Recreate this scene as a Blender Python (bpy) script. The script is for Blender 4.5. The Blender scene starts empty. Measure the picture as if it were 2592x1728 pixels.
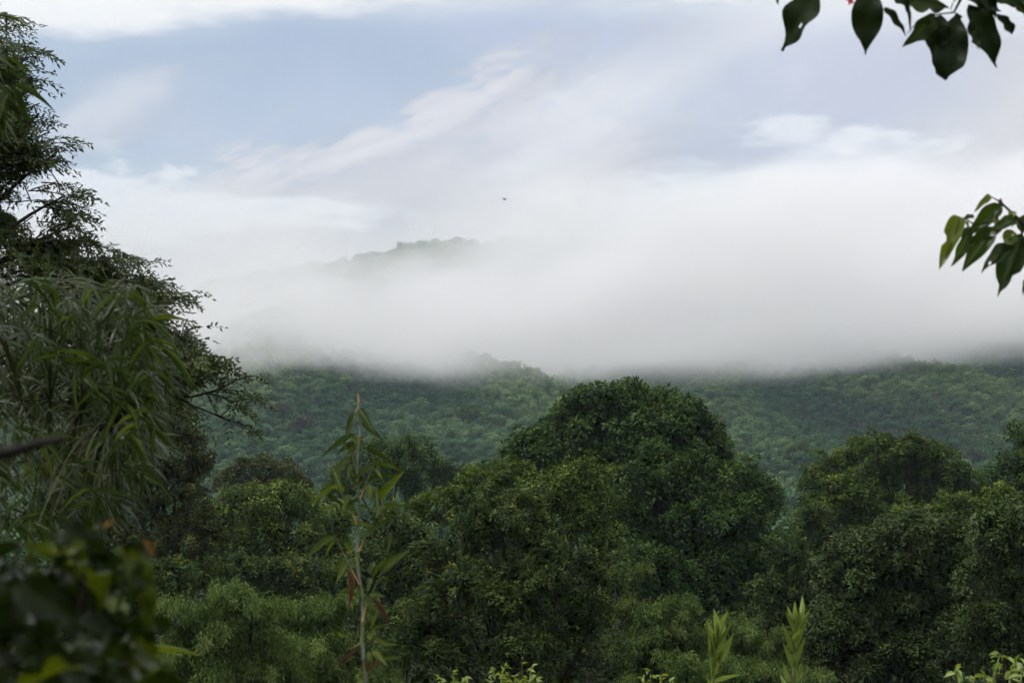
import bpy, math, random
import numpy as np
from mathutils import Vector

# ------------------------------------------------------------------ camera, light, exposure
sc = bpy.context.scene
COL = sc.collection
EYE = 20.0                                   # height of the eye above the valley floor
cam_d = bpy.data.cameras.new('camera')
cam = bpy.data.objects.new('camera', cam_d); COL.objects.link(cam)
cam.location = (0, 0, EYE)
cam.rotation_euler = (math.radians(90), 0, 0)
cam_d.lens = 70.3; cam_d.sensor_width = 36.0
cam_d.shift_y = 0.0833
cam_d.clip_start = 0.1; cam_d.clip_end = 40000
cam_d.dof.use_dof = True; cam_d.dof.focus_distance = 110; cam_d.dof.aperture_fstop = 9.0
sc.camera = cam
sc.view_settings.view_transform = 'Standard'; sc.view_settings.look = 'None'
sc.view_settings.exposure = 0.0; sc.view_settings.gamma = 1.0
sc.view_settings.use_curve_mapping = False
cy = sc.cycles
cy.use_denoising = True
cy.max_bounces = 9; cy.diffuse_bounces = 2; cy.glossy_bounces = 2; cy.transmission_bounces = 4
cy.transparent_max_bounces = 4; cy.volume_bounces = 5
cy.volume_step_rate = 8.0; cy.volume_max_steps = 160
cy.use_adaptive_sampling = True; cy.adaptive_threshold = 0.03; cy.adaptive_min_samples = 12

SUN_EL, SUN_AZ = math.radians(54), math.radians(-100)   # azimuth from +Y towards +X
sun_d = bpy.data.lights.new('sun', 'SUN')
sun_d.energy = 2.3; sun_d.angle = math.radians(5); sun_d.color = (1.0, 0.955, 0.89)
sun = bpy.data.objects.new('sun', sun_d); COL.objects.link(sun)
_dir = Vector((math.sin(SUN_AZ) * math.cos(SUN_EL), math.cos(SUN_AZ) * math.cos(SUN_EL), math.sin(SUN_EL)))
sun.rotation_euler = _dir.to_track_quat('Z', 'Y').to_euler()
sun.location = (0, 0, 400)


class Nodes:
    """small helper to write node maths as expressions"""
    def __init__(self, tree): self.t = tree
    def new(self, typ, **kw):
        n = self.t.nodes.new(typ)
        for k, v in kw.items(): setattr(n, k, v)
        return n
    def put(self, sock, v):
        if hasattr(v, 'is_output') or isinstance(v, bpy.types.NodeSocket): self.t.links.new(v, sock)
        else: sock.default_value = v
    def m(self, op, a, b=0.0, c=0.0, clamp=False):
        n = self.new('ShaderNodeMath', operation=op, use_clamp=clamp)
        self.put(n.inputs[0], a); self.put(n.inputs[1], b); self.put(n.inputs[2], c)
        return n.outputs[0]
    def add(self, a, b): return self.m('ADD', a, b)
    def sub(self, a, b): return self.m('SUBTRACT', a, b)
    def mul(self, a, b): return self.m('MULTIPLY', a, b)
    def mx(self, a, b): return self.m('MAXIMUM', a, b)
    def mn(self, a, b): return self.m('MINIMUM', a, b)
    def ss(self, lo, hi, v):                      # smoothstep, lo < hi
        n = self.new('ShaderNodeMapRange', interpolation_type='SMOOTHSTEP')
        self.put(n.inputs[0], v); self.put(n.inputs[1], lo); self.put(n.inputs[2], hi)
        n.inputs[3].default_value = 0.0; n.inputs[4].default_value = 1.0
        return n.outputs[0]
    def vec(self, x, y, z):
        n = self.new('ShaderNodeCombineXYZ')
        for i, v in enumerate((x, y, z)): self.put(n.inputs[i], v)
        return n.outputs[0]
    def noise(self, v, scale=1.0, detail=3.0, rough=0.5, dist=0.0):
        n = self.new('ShaderNodeTexNoise')
        self.put(n.inputs['Vector'], v); n.inputs['Scale'].default_value = scale
        n.inputs['Detail'].default_value = detail; n.inputs['Roughness'].default_value = rough
        n.inputs['Distortion'].default_value = dist
        return n.outputs[0]
    def mix(self, f, a, b):                       # colours
        n = self.new('ShaderNodeMix', data_type='RGBA')
        self.put(n.inputs[0], f)
        for s, v in ((n.inputs[6], a), (n.inputs[7], b)):
            self.put(s, v if hasattr(v, 'is_output') else (*v, 1.0))
        return n.outputs[2]


SKY_STRENGTH, DECK = 0.125, 1.6
# ------------------------------------------------------------------ world: clear sky with drifting cloud in front
world = bpy.data.worlds.new('World'); sc.world = world; world.use_nodes = True
world.cycles.sampling_method = 'MANUAL'; world.cycles.sample_map_resolution = 256
wt = world.node_tree; wt.nodes.clear(); W = Nodes(wt)
sky = W.new('ShaderNodeTexSky', sky_type='NISHITA')
sky.sun_disc = False; sky.sun_elevation = SUN_EL; sky.sun_rotation = SUN_AZ
sky.air_density = 1.0; sky.dust_density = 1.6; sky.ozone_density = 1.4
bg_sky = W.new('ShaderNodeBackground'); bg_sky.inputs[1].default_value = SKY_STRENGTH
wt.links.new(sky.outputs[0], bg_sky.inputs[0])
tc = W.new('ShaderNodeTexCoord')
sp = W.new('ShaderNodeSeparateXYZ'); wt.links.new(tc.outputs['Generated'], sp.inputs[0])
AZ = W.mul(W.m('ARCTAN2', sp.outputs[0], sp.outputs[1]), 57.2958)       # degrees, + to the right of north
EL = W.mul(W.m('ARCSINE', sp.outputs[2]), 57.2958)
coord = W.vec(W.mul(AZ, 0.12), W.mul(EL, 0.30), 0.0)
rot = math.radians(24)                                                  # drift direction of the torn cloud
along = W.add(W.mul(AZ, math.cos(rot)), W.mul(EL, math.sin(rot)))
across = W.sub(W.mul(EL, math.cos(rot)), W.mul(AZ, math.sin(rot)))
streak = W.noise(W.vec(W.mul(along, 0.10), W.mul(across, 0.34), 3.1), 1.0, 5.0, 0.6, 0.6)
soft = W.noise(coord, 1.0, 1.0, 0.5)
fine = W.noise(W.vec(W.mul(AZ, 0.42), W.mul(EL, 1.15), 7.7), 1.0, 5.0, 0.6)
sft = W.sub(soft, 0.5); stk = W.sub(streak, 0.5); fin = W.sub(fine, 0.5)

def ell(az, el, ra, re, amp=2.0):
    """soft-edged cloud round one direction, its edge broken up by the fine noise; amp = how ragged"""
    a = W.mul(W.sub(AZ, az), 1.0 / ra); e = W.mul(W.sub(EL, el), 1.0 / re)
    r = W.m('SQRT', W.add(W.mul(a, a), W.mul(e, e)))
    r = W.add(r, W.mul(fin, amp))
    return W.sub(1.0, W.ss(0.45, 1.15, r))

# thin lavender veil, thicker to the east
veil = W.ss(-0.2, 0.85, W.add(W.mul(W.add(AZ, 4.0), 0.042), W.add(W.mul(sft, 1.6), 0.22)))
# torn grey cloud that climbs from west to east, a main tongue and a second one beyond a thin place
tongue = W.sub(W.add(W.mul(AZ, 0.42), 10.6), EL)                        # degrees below its upper edge
tongue = W.add(tongue, W.add(W.mul(stk, 8.5), W.mul(fin, 5.2)))
gap_e = ell(9.2, 9.3, 6.0, 3.2, 1.4)                                   # thin place in the east
torn = W.mul(W.ss(-1.0, 1.2, tongue), W.sub(1.0, W.mul(gap_e, 0.62)))
pa = W.sub(along, -7.0); pc = W.sub(across, 12.6)                       # small grey tongue in the west
puff = W.sub(1.0, W.ss(0.2, 1.3, W.add(W.m('SQRT', W.add(W.mul(W.mul(pa, pa), 0.07), W.mul(W.mul(pc, pc), 0.5))), W.add(W.mul(fin, 1.4), W.mul(sft, 0.8)))))
torn = W.mx(torn, W.mul(puff, 0.8))
ray = W.sub(1.0, W.ss(0.0, 1.1, W.m('ABSOLUTE', W.add(W.sub(across, 7.55), W.mul(stk, 3.0)))))
ray = W.mul(ray, W.mul(W.ss(-4.0, 2.0, AZ), W.sub(1.0, W.ss(6.0, 11.0, AZ))))   # brighter crest of the tongue
east = W.ss(-1.5, 2.2, W.add(W.sub(W.mul(W.sub(AZ, 8.6), 0.95), W.sub(EL, 5.6)), W.mul(sft, 4.0)))
# low pale cloud
low = W.ss(-1.6, 1.5, W.add(W.sub(6.1, EL), W.add(W.mul(fin, 2.2), W.mul(sft, 2.4))))
# bright cumulus bits
white = W.mx(ell(-11.0, 6.3, 4.2, 1.25, 2.6), W.mul(W.ss(0.45, 0.85, soft), W.mul(low, 0.5)))
for a in ((-5.8, 6.2, 3.4, 0.55, 2.6), (7.7, 8.5, 2.0, 0.5, 3.4), (10.7, 8.15, 2.3, 0.5, 3.4), (5.0, 6.4, 6.0, 1.1, 2.4)):
    white = W.mx(white, ell(*a))
# bright deck overhead, its lower edge just inside the top of the view
deck_edge = W.sub(EL, W.add(11.6, W.add(W.mul(fin, 1.3), W.mul(W.m('SINE', W.add(W.mul(AZ, 0.23), 1.2)), 0.42))))
deck_edge = W.add(deck_edge, W.mul(W.sub(1.0, W.ss(-13.0, -6.0, AZ)), 0.45))
deck = W.ss(-0.75, 0.6, deck_edge)
deck = W.mul(deck, W.sub(1.0, W.mul(W.ss(13.0, 30.0, EL), W.ss(0.5, 0.66, soft))))

c = W.mix(torn, (0.62, 0.655, 0.805), W.mix(W.ss(.38, .62, streak), (0.58, 0.58, 0.645), (0.78, 0.77, 0.81)))
c = W.mix(W.mul(ray, 0.9), c, (0.83, 0.83, 0.87))
c = W.mix(low, c, (0.60, 0.605, 0.635))
c = W.mix(east, c, (0.71, 0.70, 0.73))
c = W.mix(W.mul(white, 0.9), c, (0.90, 0.91, 0.94))
c = W.mix(deck, c, W.mix(W.ss(0.3, 5.0, deck_edge), (0.93, 0.94, 0.95), (DECK, DECK, DECK)))
cover = W.mx(W.add(W.mul(veil, 0.55), 0.34), W.mul(torn, 0.95))
cover = W.mx(W.mx(cover, low), W.mx(W.mul(white, 0.85), W.mx(deck, east)))
bg_cl = W.new('ShaderNodeBackground'); wt.links.new(c, bg_cl.inputs[0]); bg_cl.inputs[1].default_value = 1.0
mixw = W.new('ShaderNodeMixShader'); W.put(mixw.inputs[0], cover)
wt.links.new(bg_sky.outputs[0], mixw.inputs[1]); wt.links.new(bg_cl.outputs[0], mixw.inputs[2])
wo = W.new('ShaderNodeOutputWorld'); wt.links.new(mixw.outputs[0], wo.inputs[0])

# ------------------------------------------------------------------ helpers
FPX = 4594.0                                  # focal length in pixels of a 2352 px wide print
def P(px, py, d):
    """point of the place seen at print position (px, py) at distance d"""
    return np.array(((px - 1176) / FPX * d, d, EYE + (980 - py) / FPX * d))
def S(px, d): return px / FPX * d
K = 0.9074                                    # 2592-wide measurements to print pixels
def Q(sx, sy, d): return P(sx * K, sy * K, d)

def tag(o, label=None, cat=None, group=None, kind=None):
    for k, v in (('label', label), ('category', cat), ('group', group), ('kind', kind)):
        if v: o[k] = v
    return o
def empty(name, loc):
    o = bpy.data.objects.new(name, None); COL.objects.link(o); o.location = [float(v) for v in loc]
    o.empty_display_size = 0.3
    return o
def link(name, me, parent=None, loc=None):
    o = bpy.data.objects.new(name, me); COL.objects.link(o)
    if parent: o.parent = parent
    if loc is not None: o.location = [float(v) for v in loc]
    return o
def unit(v):
    v = np.asarray(v, float)
    return v / np.maximum(np.linalg.norm(v, axis=-1, keepdims=True), 1e-9)

def mesh_np(name, V, F, mat, tint=None, smooth=False):
    """V (n,3); F list of int arrays (m,k) with equal k per array"""
    me = bpy.data.meshes.new(name)
    V = np.ascontiguousarray(V, np.float32)
    F = F if isinstance(F, list) else [F]
    loops = np.concatenate([f.ravel() for f in F]).astype(np.int32)
    sizes = np.concatenate([np.full(len(f), f.shape[1]) for f in F])
    starts = np.concatenate(([0], np.cumsum(sizes)[:-1])).astype(np.int32)
    me.vertices.add(len(V)); me.vertices.foreach_set('co', V.ravel())
    me.loops.add(len(loops)); me.loops.foreach_set('vertex_index', loops)
    me.polygons.add(len(sizes)); me.polygons.foreach_set('loop_start', starts)
    if smooth: me.polygons.foreach_set('use_smooth', np.ones(len(sizes), bool))
    if tint is not None:
        a = me.attributes.new('tint', 'FLOAT', 'POINT'); a.data.foreach_set('value', np.asarray(tint, np.float32))
    me.materials.append(mat)
    me.update(calc_edges=True)
    return me

class Bag:
    """collects vertex and face arrays for one mesh"""
    def __init__(self): self.V, self.F, self.T, self.n = [], {}, [], 0
    def add(self, V, F, t=0.5):
        V = np.asarray(V, float).reshape(-1, 3); F = np.asarray(F)
        self.V.append(V); self.F.setdefault(F.shape[1], []).append(F + self.n); self.n += len(V)
        self.T.append(np.full(len(V), t) if np.isscalar(t) else np.asarray(t))
        return self
    def mesh(self, name, mat, smooth=False, origin=(0, 0, 0)):
        return mesh_np(name, np.concatenate(self.V) - np.asarray(origin, float), [np.concatenate(f) for f in self.F.values()], mat, np.concatenate(self.T), smooth)

def tube(bag, pts, rad, k=6, t=0.5):
    pts = np.asarray(pts, float); n = len(pts)
    rad = np.full(n, rad) if np.isscalar(rad) else np.asarray(rad)
    tan = unit(np.gradient(pts, axis=0))
    ref = np.array((0.0, 0.0, 1.0)) if abs(tan[0][2]) < 0.9 else np.array((1.0, 0.0, 0.0))
    s = unit(np.cross(tan, ref)); u = np.cross(s, tan)
    a = np.linspace(0, 2 * math.pi, k, endpoint=False)
    V = pts[:, None] + rad[:, None, None] * (np.cos(a)[None, :, None] * s[:, None] + np.sin(a)[None, :, None] * u[:, None])
    i = np.arange(n - 1)[:, None] * k; j = np.arange(k)[None]; j2 = (j + 1) % k
    F = np.stack((i + j, i + j2, i + k + j2, i + k + j), -1).reshape(-1, 4)
    bag.add(V.reshape(-1, 3), F, t)
    bag.add(V[-1], np.stack((np.zeros(k - 2, int), np.arange(1, k - 1), np.arange(2, k)), -1), t)

def bez(a, b, c, n=8):
    t = np.linspace(0, 1, n)[:, None]
    return (1 - t) ** 2 * np.asarray(a) + 2 * t * (1 - t) * np.asarray(b) + t ** 2 * np.asarray(c)

# leaf templates: x across, y along, z out of the blade
DIAMOND = (np.array(((0, 0, 0), (.5, .42, .05), (0, 1, -.12), (-.5, .42, .05))), np.array(((0, 1, 2), (0, 2, 3))))
HEXLEAF = (np.array(((0, 0, 0), (.36, .22, .05), (.44, .6, .03), (0, 1, -.16), (-.44, .6, .03), (-.36, .22, .05), (0, .45, -.02))),
           np.array(((0, 1, 6), (1, 2, 6), (2, 3, 6), (3, 4, 6), (4, 5, 6), (5, 0, 6))))
BLADE = (np.array(((0, 0, 0), (.42, .2, .03), (.5, .45, .0), (.3, .75, -.08), (0, 1, -.2), (-.3, .75, -.08), (-.5, .45, .0), (-.42, .2, .03))),
         np.array(((0, 1, 7), (1, 2, 6), (1, 6, 7), (2, 3, 5), (2, 5, 6), (3, 4, 5))))
def leaves(bag, tmpl, pos, d, nrm, L, Wd, tint):
    T, F = tmpl; N = len(pos); k = len(T)
    d = unit(d); nrm = unit(nrm - (nrm * d).sum(1, keepdims=True) * d); s = np.cross(d, nrm)
    L = np.broadcast_to(L, (N,)); Wd = np.broadcast_to(Wd, (N,))
    V = (pos[:, None] + (L[:, None] * T[None, :, 1])[..., None] * d[:, None] + (Wd[:, None] * T[None, :, 0])[..., None] * s[:, None]
         + (L[:, None] * T[None, :, 2])[..., None] * nrm[:, None])
    FF = (np.arange(N)[:, None, None] * k + F[None]).reshape(-1, 3)
    bag.add(V.reshape(-1, 3), FF, np.repeat(np.broadcast_to(tint, (N,)), k))

def vnoise(x, y, seed=0):
    """smooth 2-D value noise, 0..1"""
    def h(i, j):
        n = (i.astype(np.int64) * 374761393 + j.astype(np.int64) * 668265263 + seed * 1442695041) & 0x7fffffff
        n = ((n ^ (n >> 13)) * 1274126177) & 0x7fffffff
        return ((n ^ (n >> 16)) & 0xffff) / 65535.0
    xi, yi = np.floor(x), np.floor(y); fx, fy = x - xi, y - yi
    fx = fx * fx * (3 - 2 * fx); fy = fy * fy * (3 - 2 * fy)
    a = h(xi, yi) * (1 - fx) + h(xi + 1, yi) * fx; b = h(xi, yi + 1) * (1 - fx) + h(xi + 1, yi + 1) * fx
    return a * (1 - fy) + b * fy
def sstep(lo, hi, v):
    t = np.clip((v - lo) / (hi - lo), 0, 1); return t * t * (3 - 2 * t)

# ------------------------------------------------------------------ materials
def leaf_mat(name, dark, mid, bright, trans=0.28, rough=0.5, spec=0.35, inst=False, var=0.25):
    m = bpy.data.materials.new(name); m.use_nodes = True; t = m.node_tree; t.nodes.clear(); N = Nodes(t)
    at = N.new('ShaderNodeAttribute', attribute_name='tint')
    f = at.outputs['Fac']
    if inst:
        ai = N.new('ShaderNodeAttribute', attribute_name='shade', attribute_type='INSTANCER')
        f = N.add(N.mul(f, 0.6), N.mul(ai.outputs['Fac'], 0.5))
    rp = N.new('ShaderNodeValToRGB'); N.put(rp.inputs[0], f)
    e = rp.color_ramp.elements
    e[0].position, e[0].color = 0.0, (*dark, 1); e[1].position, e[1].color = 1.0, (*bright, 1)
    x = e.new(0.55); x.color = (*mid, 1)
    col = rp.outputs[0]
    if var:
        geo = N.new('ShaderNodeNewGeometry')
        nz = N.noise(geo.outputs['Position'], 0.35, 2.0)
        hs = N.new('ShaderNodeHueSaturation'); N.put(hs.inputs['Color'], col)
        N.put(hs.inputs['Value'], N.add(1.0 - var, N.mul(nz, 2 * var))); N.put(hs.inputs['Hue'], N.add(0.485, N.mul(nz, 0.03)))
        col = hs.outputs[0]
    p = N.new('ShaderNodeBsdfPrincipled'); N.put(p.inputs['Base Color'], col)
    p.inputs['Roughness'].default_value = rough; p.inputs['Specular IOR Level'].default_value = spec
    tr = N.new('ShaderNodeBsdfTranslucent')
    hs2 = N.new('ShaderNodeHueSaturation'); N.put(hs2.inputs['Color'], col)
    hs2.inputs['Hue'].default_value = 0.485; hs2.inputs['Saturation'].default_value = 1.15; hs2.inputs['Value'].default_value = 1.5
    t.links.new(hs2.outputs[0], tr.inputs[0])
    mx = N.new('ShaderNodeMixShader'); mx.inputs[0].default_value = trans
    t.links.new(p.outputs[0], mx.inputs[1]); t.links.new(tr.outputs[0], mx.inputs[2])
    o = N.new('ShaderNodeOutputMaterial'); t.links.new(mx.outputs[0], o.inputs[0])
    return m

def plain_mat(name, c1, c2, scale=6.0, rough=0.8, stretch=(1, 1, 1), bump=0.3):
    m = bpy.data.materials.new(name); m.use_nodes = True; t = m.node_tree; t.nodes.clear(); N = Nodes(t)
    tcx = N.new('ShaderNodeTexCoord'); mp = N.new('ShaderNodeMapping'); t.links.new(tcx.outputs['Object'], mp.inputs[0])
    mp.inputs['Scale'].default_value = stretch
    nz = N.noise(mp.outputs[0], scale, 5.0, 0.6)
    p = N.new('ShaderNodeBsdfPrincipled'); N.put(p.inputs['Base Color'], N.mix(N.ss(0.3, 0.7, nz), c1, c2))
    p.inputs['Roughness'].default_value = rough; p.inputs['Specular IOR Level'].default_value = 0.2
    if bump:
        b = N.new('ShaderNodeBump'); b.inputs['Strength'].default_value = bump; N.put(b.inputs['Height'], nz)
        t.links.new(b.outputs[0], p.inputs['Normal'])
    o = N.new('ShaderNodeOutputMaterial'); t.links.new(p.outputs[0], o.inputs[0])
    return m
BARK = plain_mat('bark', (0.012, 0.010, 0.007), (0.045, 0.038, 0.030), 3.0, 0.9, (1, 1, 0.3), 0.6)
TWIG = plain_mat('twig', (0.012, 0.010, 0.007), (0.035, 0.028, 0.020), 8.0, 0.8, (1, 1, 1), 0.2)

# ------------------------------------------------------------------ ground, hill and the forest on it
def height(x, y):
    x = np.asarray(x, float); y = np.asarray(y, float)
    knoll = 18.2 - 15.6 * sstep(5, 62, y + 0.15 * np.abs(x)) + 0.0 * x
    z = knoll + 1.6 * (vnoise(x / 45, y / 45, 3) - 0.5) * sstep(20, 80, y)
    z = z - 15 * sstep(185, 260, y) * (1 - sstep(600, 790, y))                 # the stream valley before the hill
    t = np.clip((y - 650 + 60 * (vnoise(x / 300, y / 900, 8) - .5)) / 1350, 0, 1.0)
    ridge = 186 * t ** 1.9
    ridge = ridge * (0.66 + 0.34 * sstep(-460, -60, x) + 0.10 * sstep(100, 900, x))
    # spurs that run down the slope
    w = x + 90 * (vnoise(x / 400 + 5, y / 500, 4) - .5)
    w = w + 0.12 * (y - 1000) * np.sign(x + 40)
    sp1 = 1 - np.abs(2 * vnoise(w / 150 + 0.23, y / 2600, 11) - 1); sp2 = 1 - np.abs(2 * vnoise(w / 70, y / 700, 12) - 1)
    z = z + ridge + (64 * (sp1 - 0.5) + 28 * (sp2 - 0.5)) * sstep(0.02, 0.35, t) * (1 - 0.75 * sstep(0.75, 1.0, t))
    z = z + 9 * (vnoise(x / 60, y / 60, 21) - .5) * sstep(.8, 1, t)
    z = z - 150 * sstep(2050, 3200, y)
    return z

GROUND = plain_mat('forest floor', (0.016, 0.022, 0.010), (0.045, 0.052, 0.022), 0.4, 0.95)
gx = np.concatenate((np.linspace(-9000, -1700, 12), np.linspace(-1600, -120, 75), np.linspace(-100, 100, 41), np.linspace(120, 1600, 75), np.linspace(1700, 9000, 12)))
gy = np.concatenate((np.linspace(-600, -20, 10), np.linspace(-10, 200, 70), np.linspace(215, 640, 30), np.linspace(655, 2300, 120), np.linspace(2400, 14000, 20)))
GX, GY = np.meshgrid(gx, gy)
GV = np.stack((GX, GY, height(GX, GY)), -1).reshape(-1, 3)
nx = len(gx); ii = (np.arange(len(gy) - 1)[:, None] * nx + np.arange(nx - 1)[None]).ravel()
tag(link('ground', mesh_np('ground', GV, np.stack((ii, ii + 1, ii + nx + 1, ii + nx), -1), GROUND, smooth=True)), kind='structure')

def far_tree(seed, kind):
    """one small crown for the forest mass, about 6 m across, base at the origin"""
    r = np.random.default_rng(seed); b = Bag()
    n = 230
    if kind == 'plume':                          # bamboo clump: sprays that rise and arch over
        for _ in range(13):
            a = r.uniform(0, 6.28); rad = r.uniform(.3, 2.6); h = r.uniform(4.2, 7.0) * (1 - .06 * rad)
            tip = np.array((math.cos(a) * rad, math.sin(a) * rad, h))
            m = 46
            t = r.random(m) ** .6; pos = tip * np.stack((t, t, .35 + .65 * t), -1) + r.normal(0, .32, (m, 3))
            out = np.array((math.cos(a), math.sin(a), 0))
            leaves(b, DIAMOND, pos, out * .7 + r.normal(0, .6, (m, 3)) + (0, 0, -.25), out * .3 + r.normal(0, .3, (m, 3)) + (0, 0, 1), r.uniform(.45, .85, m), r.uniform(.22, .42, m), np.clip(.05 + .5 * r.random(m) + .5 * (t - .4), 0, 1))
    else:
        H = r.uniform(4.5, 6.5)
        for _ in range(9):
            c = np.array((*r.uniform(-1.6, 1.6, 2), H * r.uniform(.55, .95))); R = r.uniform(1.0, 1.7)
            m = 64; u = unit(r.normal(0, 1, (m, 3)) + (0, 0, .35)); pos = c + u * R * (1, 1, .75)
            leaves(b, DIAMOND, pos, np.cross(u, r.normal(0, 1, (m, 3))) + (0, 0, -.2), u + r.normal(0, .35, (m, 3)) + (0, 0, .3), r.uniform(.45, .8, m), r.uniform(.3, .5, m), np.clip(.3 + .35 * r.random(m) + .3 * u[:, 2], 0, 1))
    tube(b, ((0, 0, -1.5), (0, 0, 2), (0.1, 0, 4)), (.22, .16, .08), 4, .0)
    return b
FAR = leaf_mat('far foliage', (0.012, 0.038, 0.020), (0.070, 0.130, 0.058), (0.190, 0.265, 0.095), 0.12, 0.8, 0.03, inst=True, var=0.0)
proto = bpy.data.collections.new('forest crowns')
for i in range(8):
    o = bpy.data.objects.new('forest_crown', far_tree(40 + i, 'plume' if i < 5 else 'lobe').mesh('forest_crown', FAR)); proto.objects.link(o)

def scatter(name, pts, scale, shade, coll, label, cat, group=None):
    me = bpy.data.meshes.new(name); me.vertices.add(len(pts)); me.vertices.foreach_set('co', np.asarray(pts, np.float32).ravel())
    r = np.random.default_rng(5)
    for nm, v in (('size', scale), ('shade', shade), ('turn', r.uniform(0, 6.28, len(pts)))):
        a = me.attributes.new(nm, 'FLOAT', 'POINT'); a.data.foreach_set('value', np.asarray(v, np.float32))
    o = link(name, me)
    g = bpy.data.node_groups.new(name, 'GeometryNodeTree'); N = Nodes(g)
    g.interface.new_socket('Geometry', in_out='INPUT', socket_type='NodeSocketGeometry'); g.interface.new_socket('Geometry', in_out='OUTPUT', socket_type='NodeSocketGeometry')
    gi = N.new('NodeGroupInput'); go = N.new('NodeGroupOutput')
    ci = N.new('GeometryNodeCollectionInfo'); ci.inputs[0].default_value = coll; ci.inputs['Separate Children'].default_value = True
    mp = N.new('GeometryNodeMeshToPoints'); g.links.new(gi.outputs[0], mp.inputs[0])
    ip = N.new('GeometryNodeInstanceOnPoints'); g.links.new(mp.outputs[0], ip.inputs['Points']); g.links.new(ci.outputs[0], ip.inputs['Instance'])
    ip.inputs['Pick Instance'].default_value = True
    at = N.new('GeometryNodeInputNamedAttribute', data_type='FLOAT'); at.inputs[0].default_value = 'size'
    g.links.new(at.outputs[0], ip.inputs['Scale'])
    tn = N.new('GeometryNodeInputNamedAttribute', data_type='FLOAT'); tn.inputs[0].default_value = 'turn'
    g.links.new(N.vec(0.0, 0.0, tn.outputs[0]), ip.inputs['Rotation'])
    g.links.new(ip.outputs[0], go.inputs[0])
    md = o.modifiers.new('scatter', 'NODES'); md.node_group = g
    return tag(o, label, cat, group, 'stuff')

def hill_points():
    r = np.random.default_rng(77); out = []
    for y0, y1, sp in ((210, 420, 5.5), (420, 680, 5.5), (680, 900, 3.1), (900, 1150, 3.3), (1150, 1500, 4.0), (1500, 2060, 6.2)):
        hw = 0.285 * y1 + 70
        n = int(2 * hw * (y1 - y0) / sp ** 2)
        out.append(np.stack((r.uniform(-hw, hw, n), r.uniform(y0, y1, n)), -1))
    p = np.concatenate(out)
    return np.concatenate((p, height(p[:, 0], p[:, 1])[:, None]), 1)
hp = hill_points()
r0 = np.random.default_rng(9)
patch = vnoise(hp[:, 0] / 70, hp[:, 1] / 110, 31); patch2 = vnoise(hp[:, 0] / 22, hp[:, 1] / 30, 33)
spur = height(hp[:, 0], hp[:, 1]) - .5 * (height(hp[:, 0] - 35, hp[:, 1]) + height(hp[:, 0] + 35, hp[:, 1]))   # relief shading painted into crown colour: spurs lighter, gullies darker
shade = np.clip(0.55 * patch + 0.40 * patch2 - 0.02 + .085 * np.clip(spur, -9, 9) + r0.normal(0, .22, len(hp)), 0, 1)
shade = shade * (.35 + .65 * sstep(620, 720, hp[:, 1]))          # valley-floor crowns coloured darker, dimming what shows sky-lit through the tree gaps
size = np.clip(np.exp(r0.normal(.08, .34, len(hp))) + 0.5 * (patch2 - .5) + .5 * sstep(1700, 1950, hp[:, 1]), .5, 2.6) * (.95 - .40 * sstep(640, 700, hp[:, 1]) + .15 * sstep(1000, 1300, hp[:, 1]) + .35 * sstep(1450, 1600, hp[:, 1]))
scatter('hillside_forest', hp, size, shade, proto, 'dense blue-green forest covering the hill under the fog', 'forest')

# ------------------------------------------------------------------ air: even haze and the fog bank on the hill
def vol_mat(name, color, density, aniso=0.0):
    m = bpy.data.materials.new(name); m.use_nodes = True; t = m.node_tree; t.nodes.clear(); N = Nodes(t)
    v = N.new('ShaderNodeVolumePrincipled'); v.inputs['Color'].default_value = (*color, 1); v.inputs['Density'].default_value = density
    v.inputs['Anisotropy'].default_value = aniso
    o = N.new('ShaderNodeOutputMaterial'); t.links.new(v.outputs[0], o.inputs['Volume'])
    return m
def box_mesh(name, lo, hi, mat):
    V = np.array([(x, y, z) for z in (lo[2], hi[2]) for y in (lo[1], hi[1]) for x in (lo[0], hi[0])], float)
    F = np.array(((0, 2, 3, 1), (4, 5, 7, 6), (0, 1, 5, 4), (2, 6, 7, 3), (0, 4, 6, 2), (1, 3, 7, 5)))
    return mesh_np(name, V, F, mat)
HAZE_DENSITY = 0.000075
haze = link('haze', box_mesh('haze', (-9500, -800, -180), (9500, 14500, 420), vol_mat('haze air', (0.66, 0.82, 1.0), HAZE_DENSITY)))
tag(haze, 'pale blue haze in the air over the valley', 'haze', kind='stuff')

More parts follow.
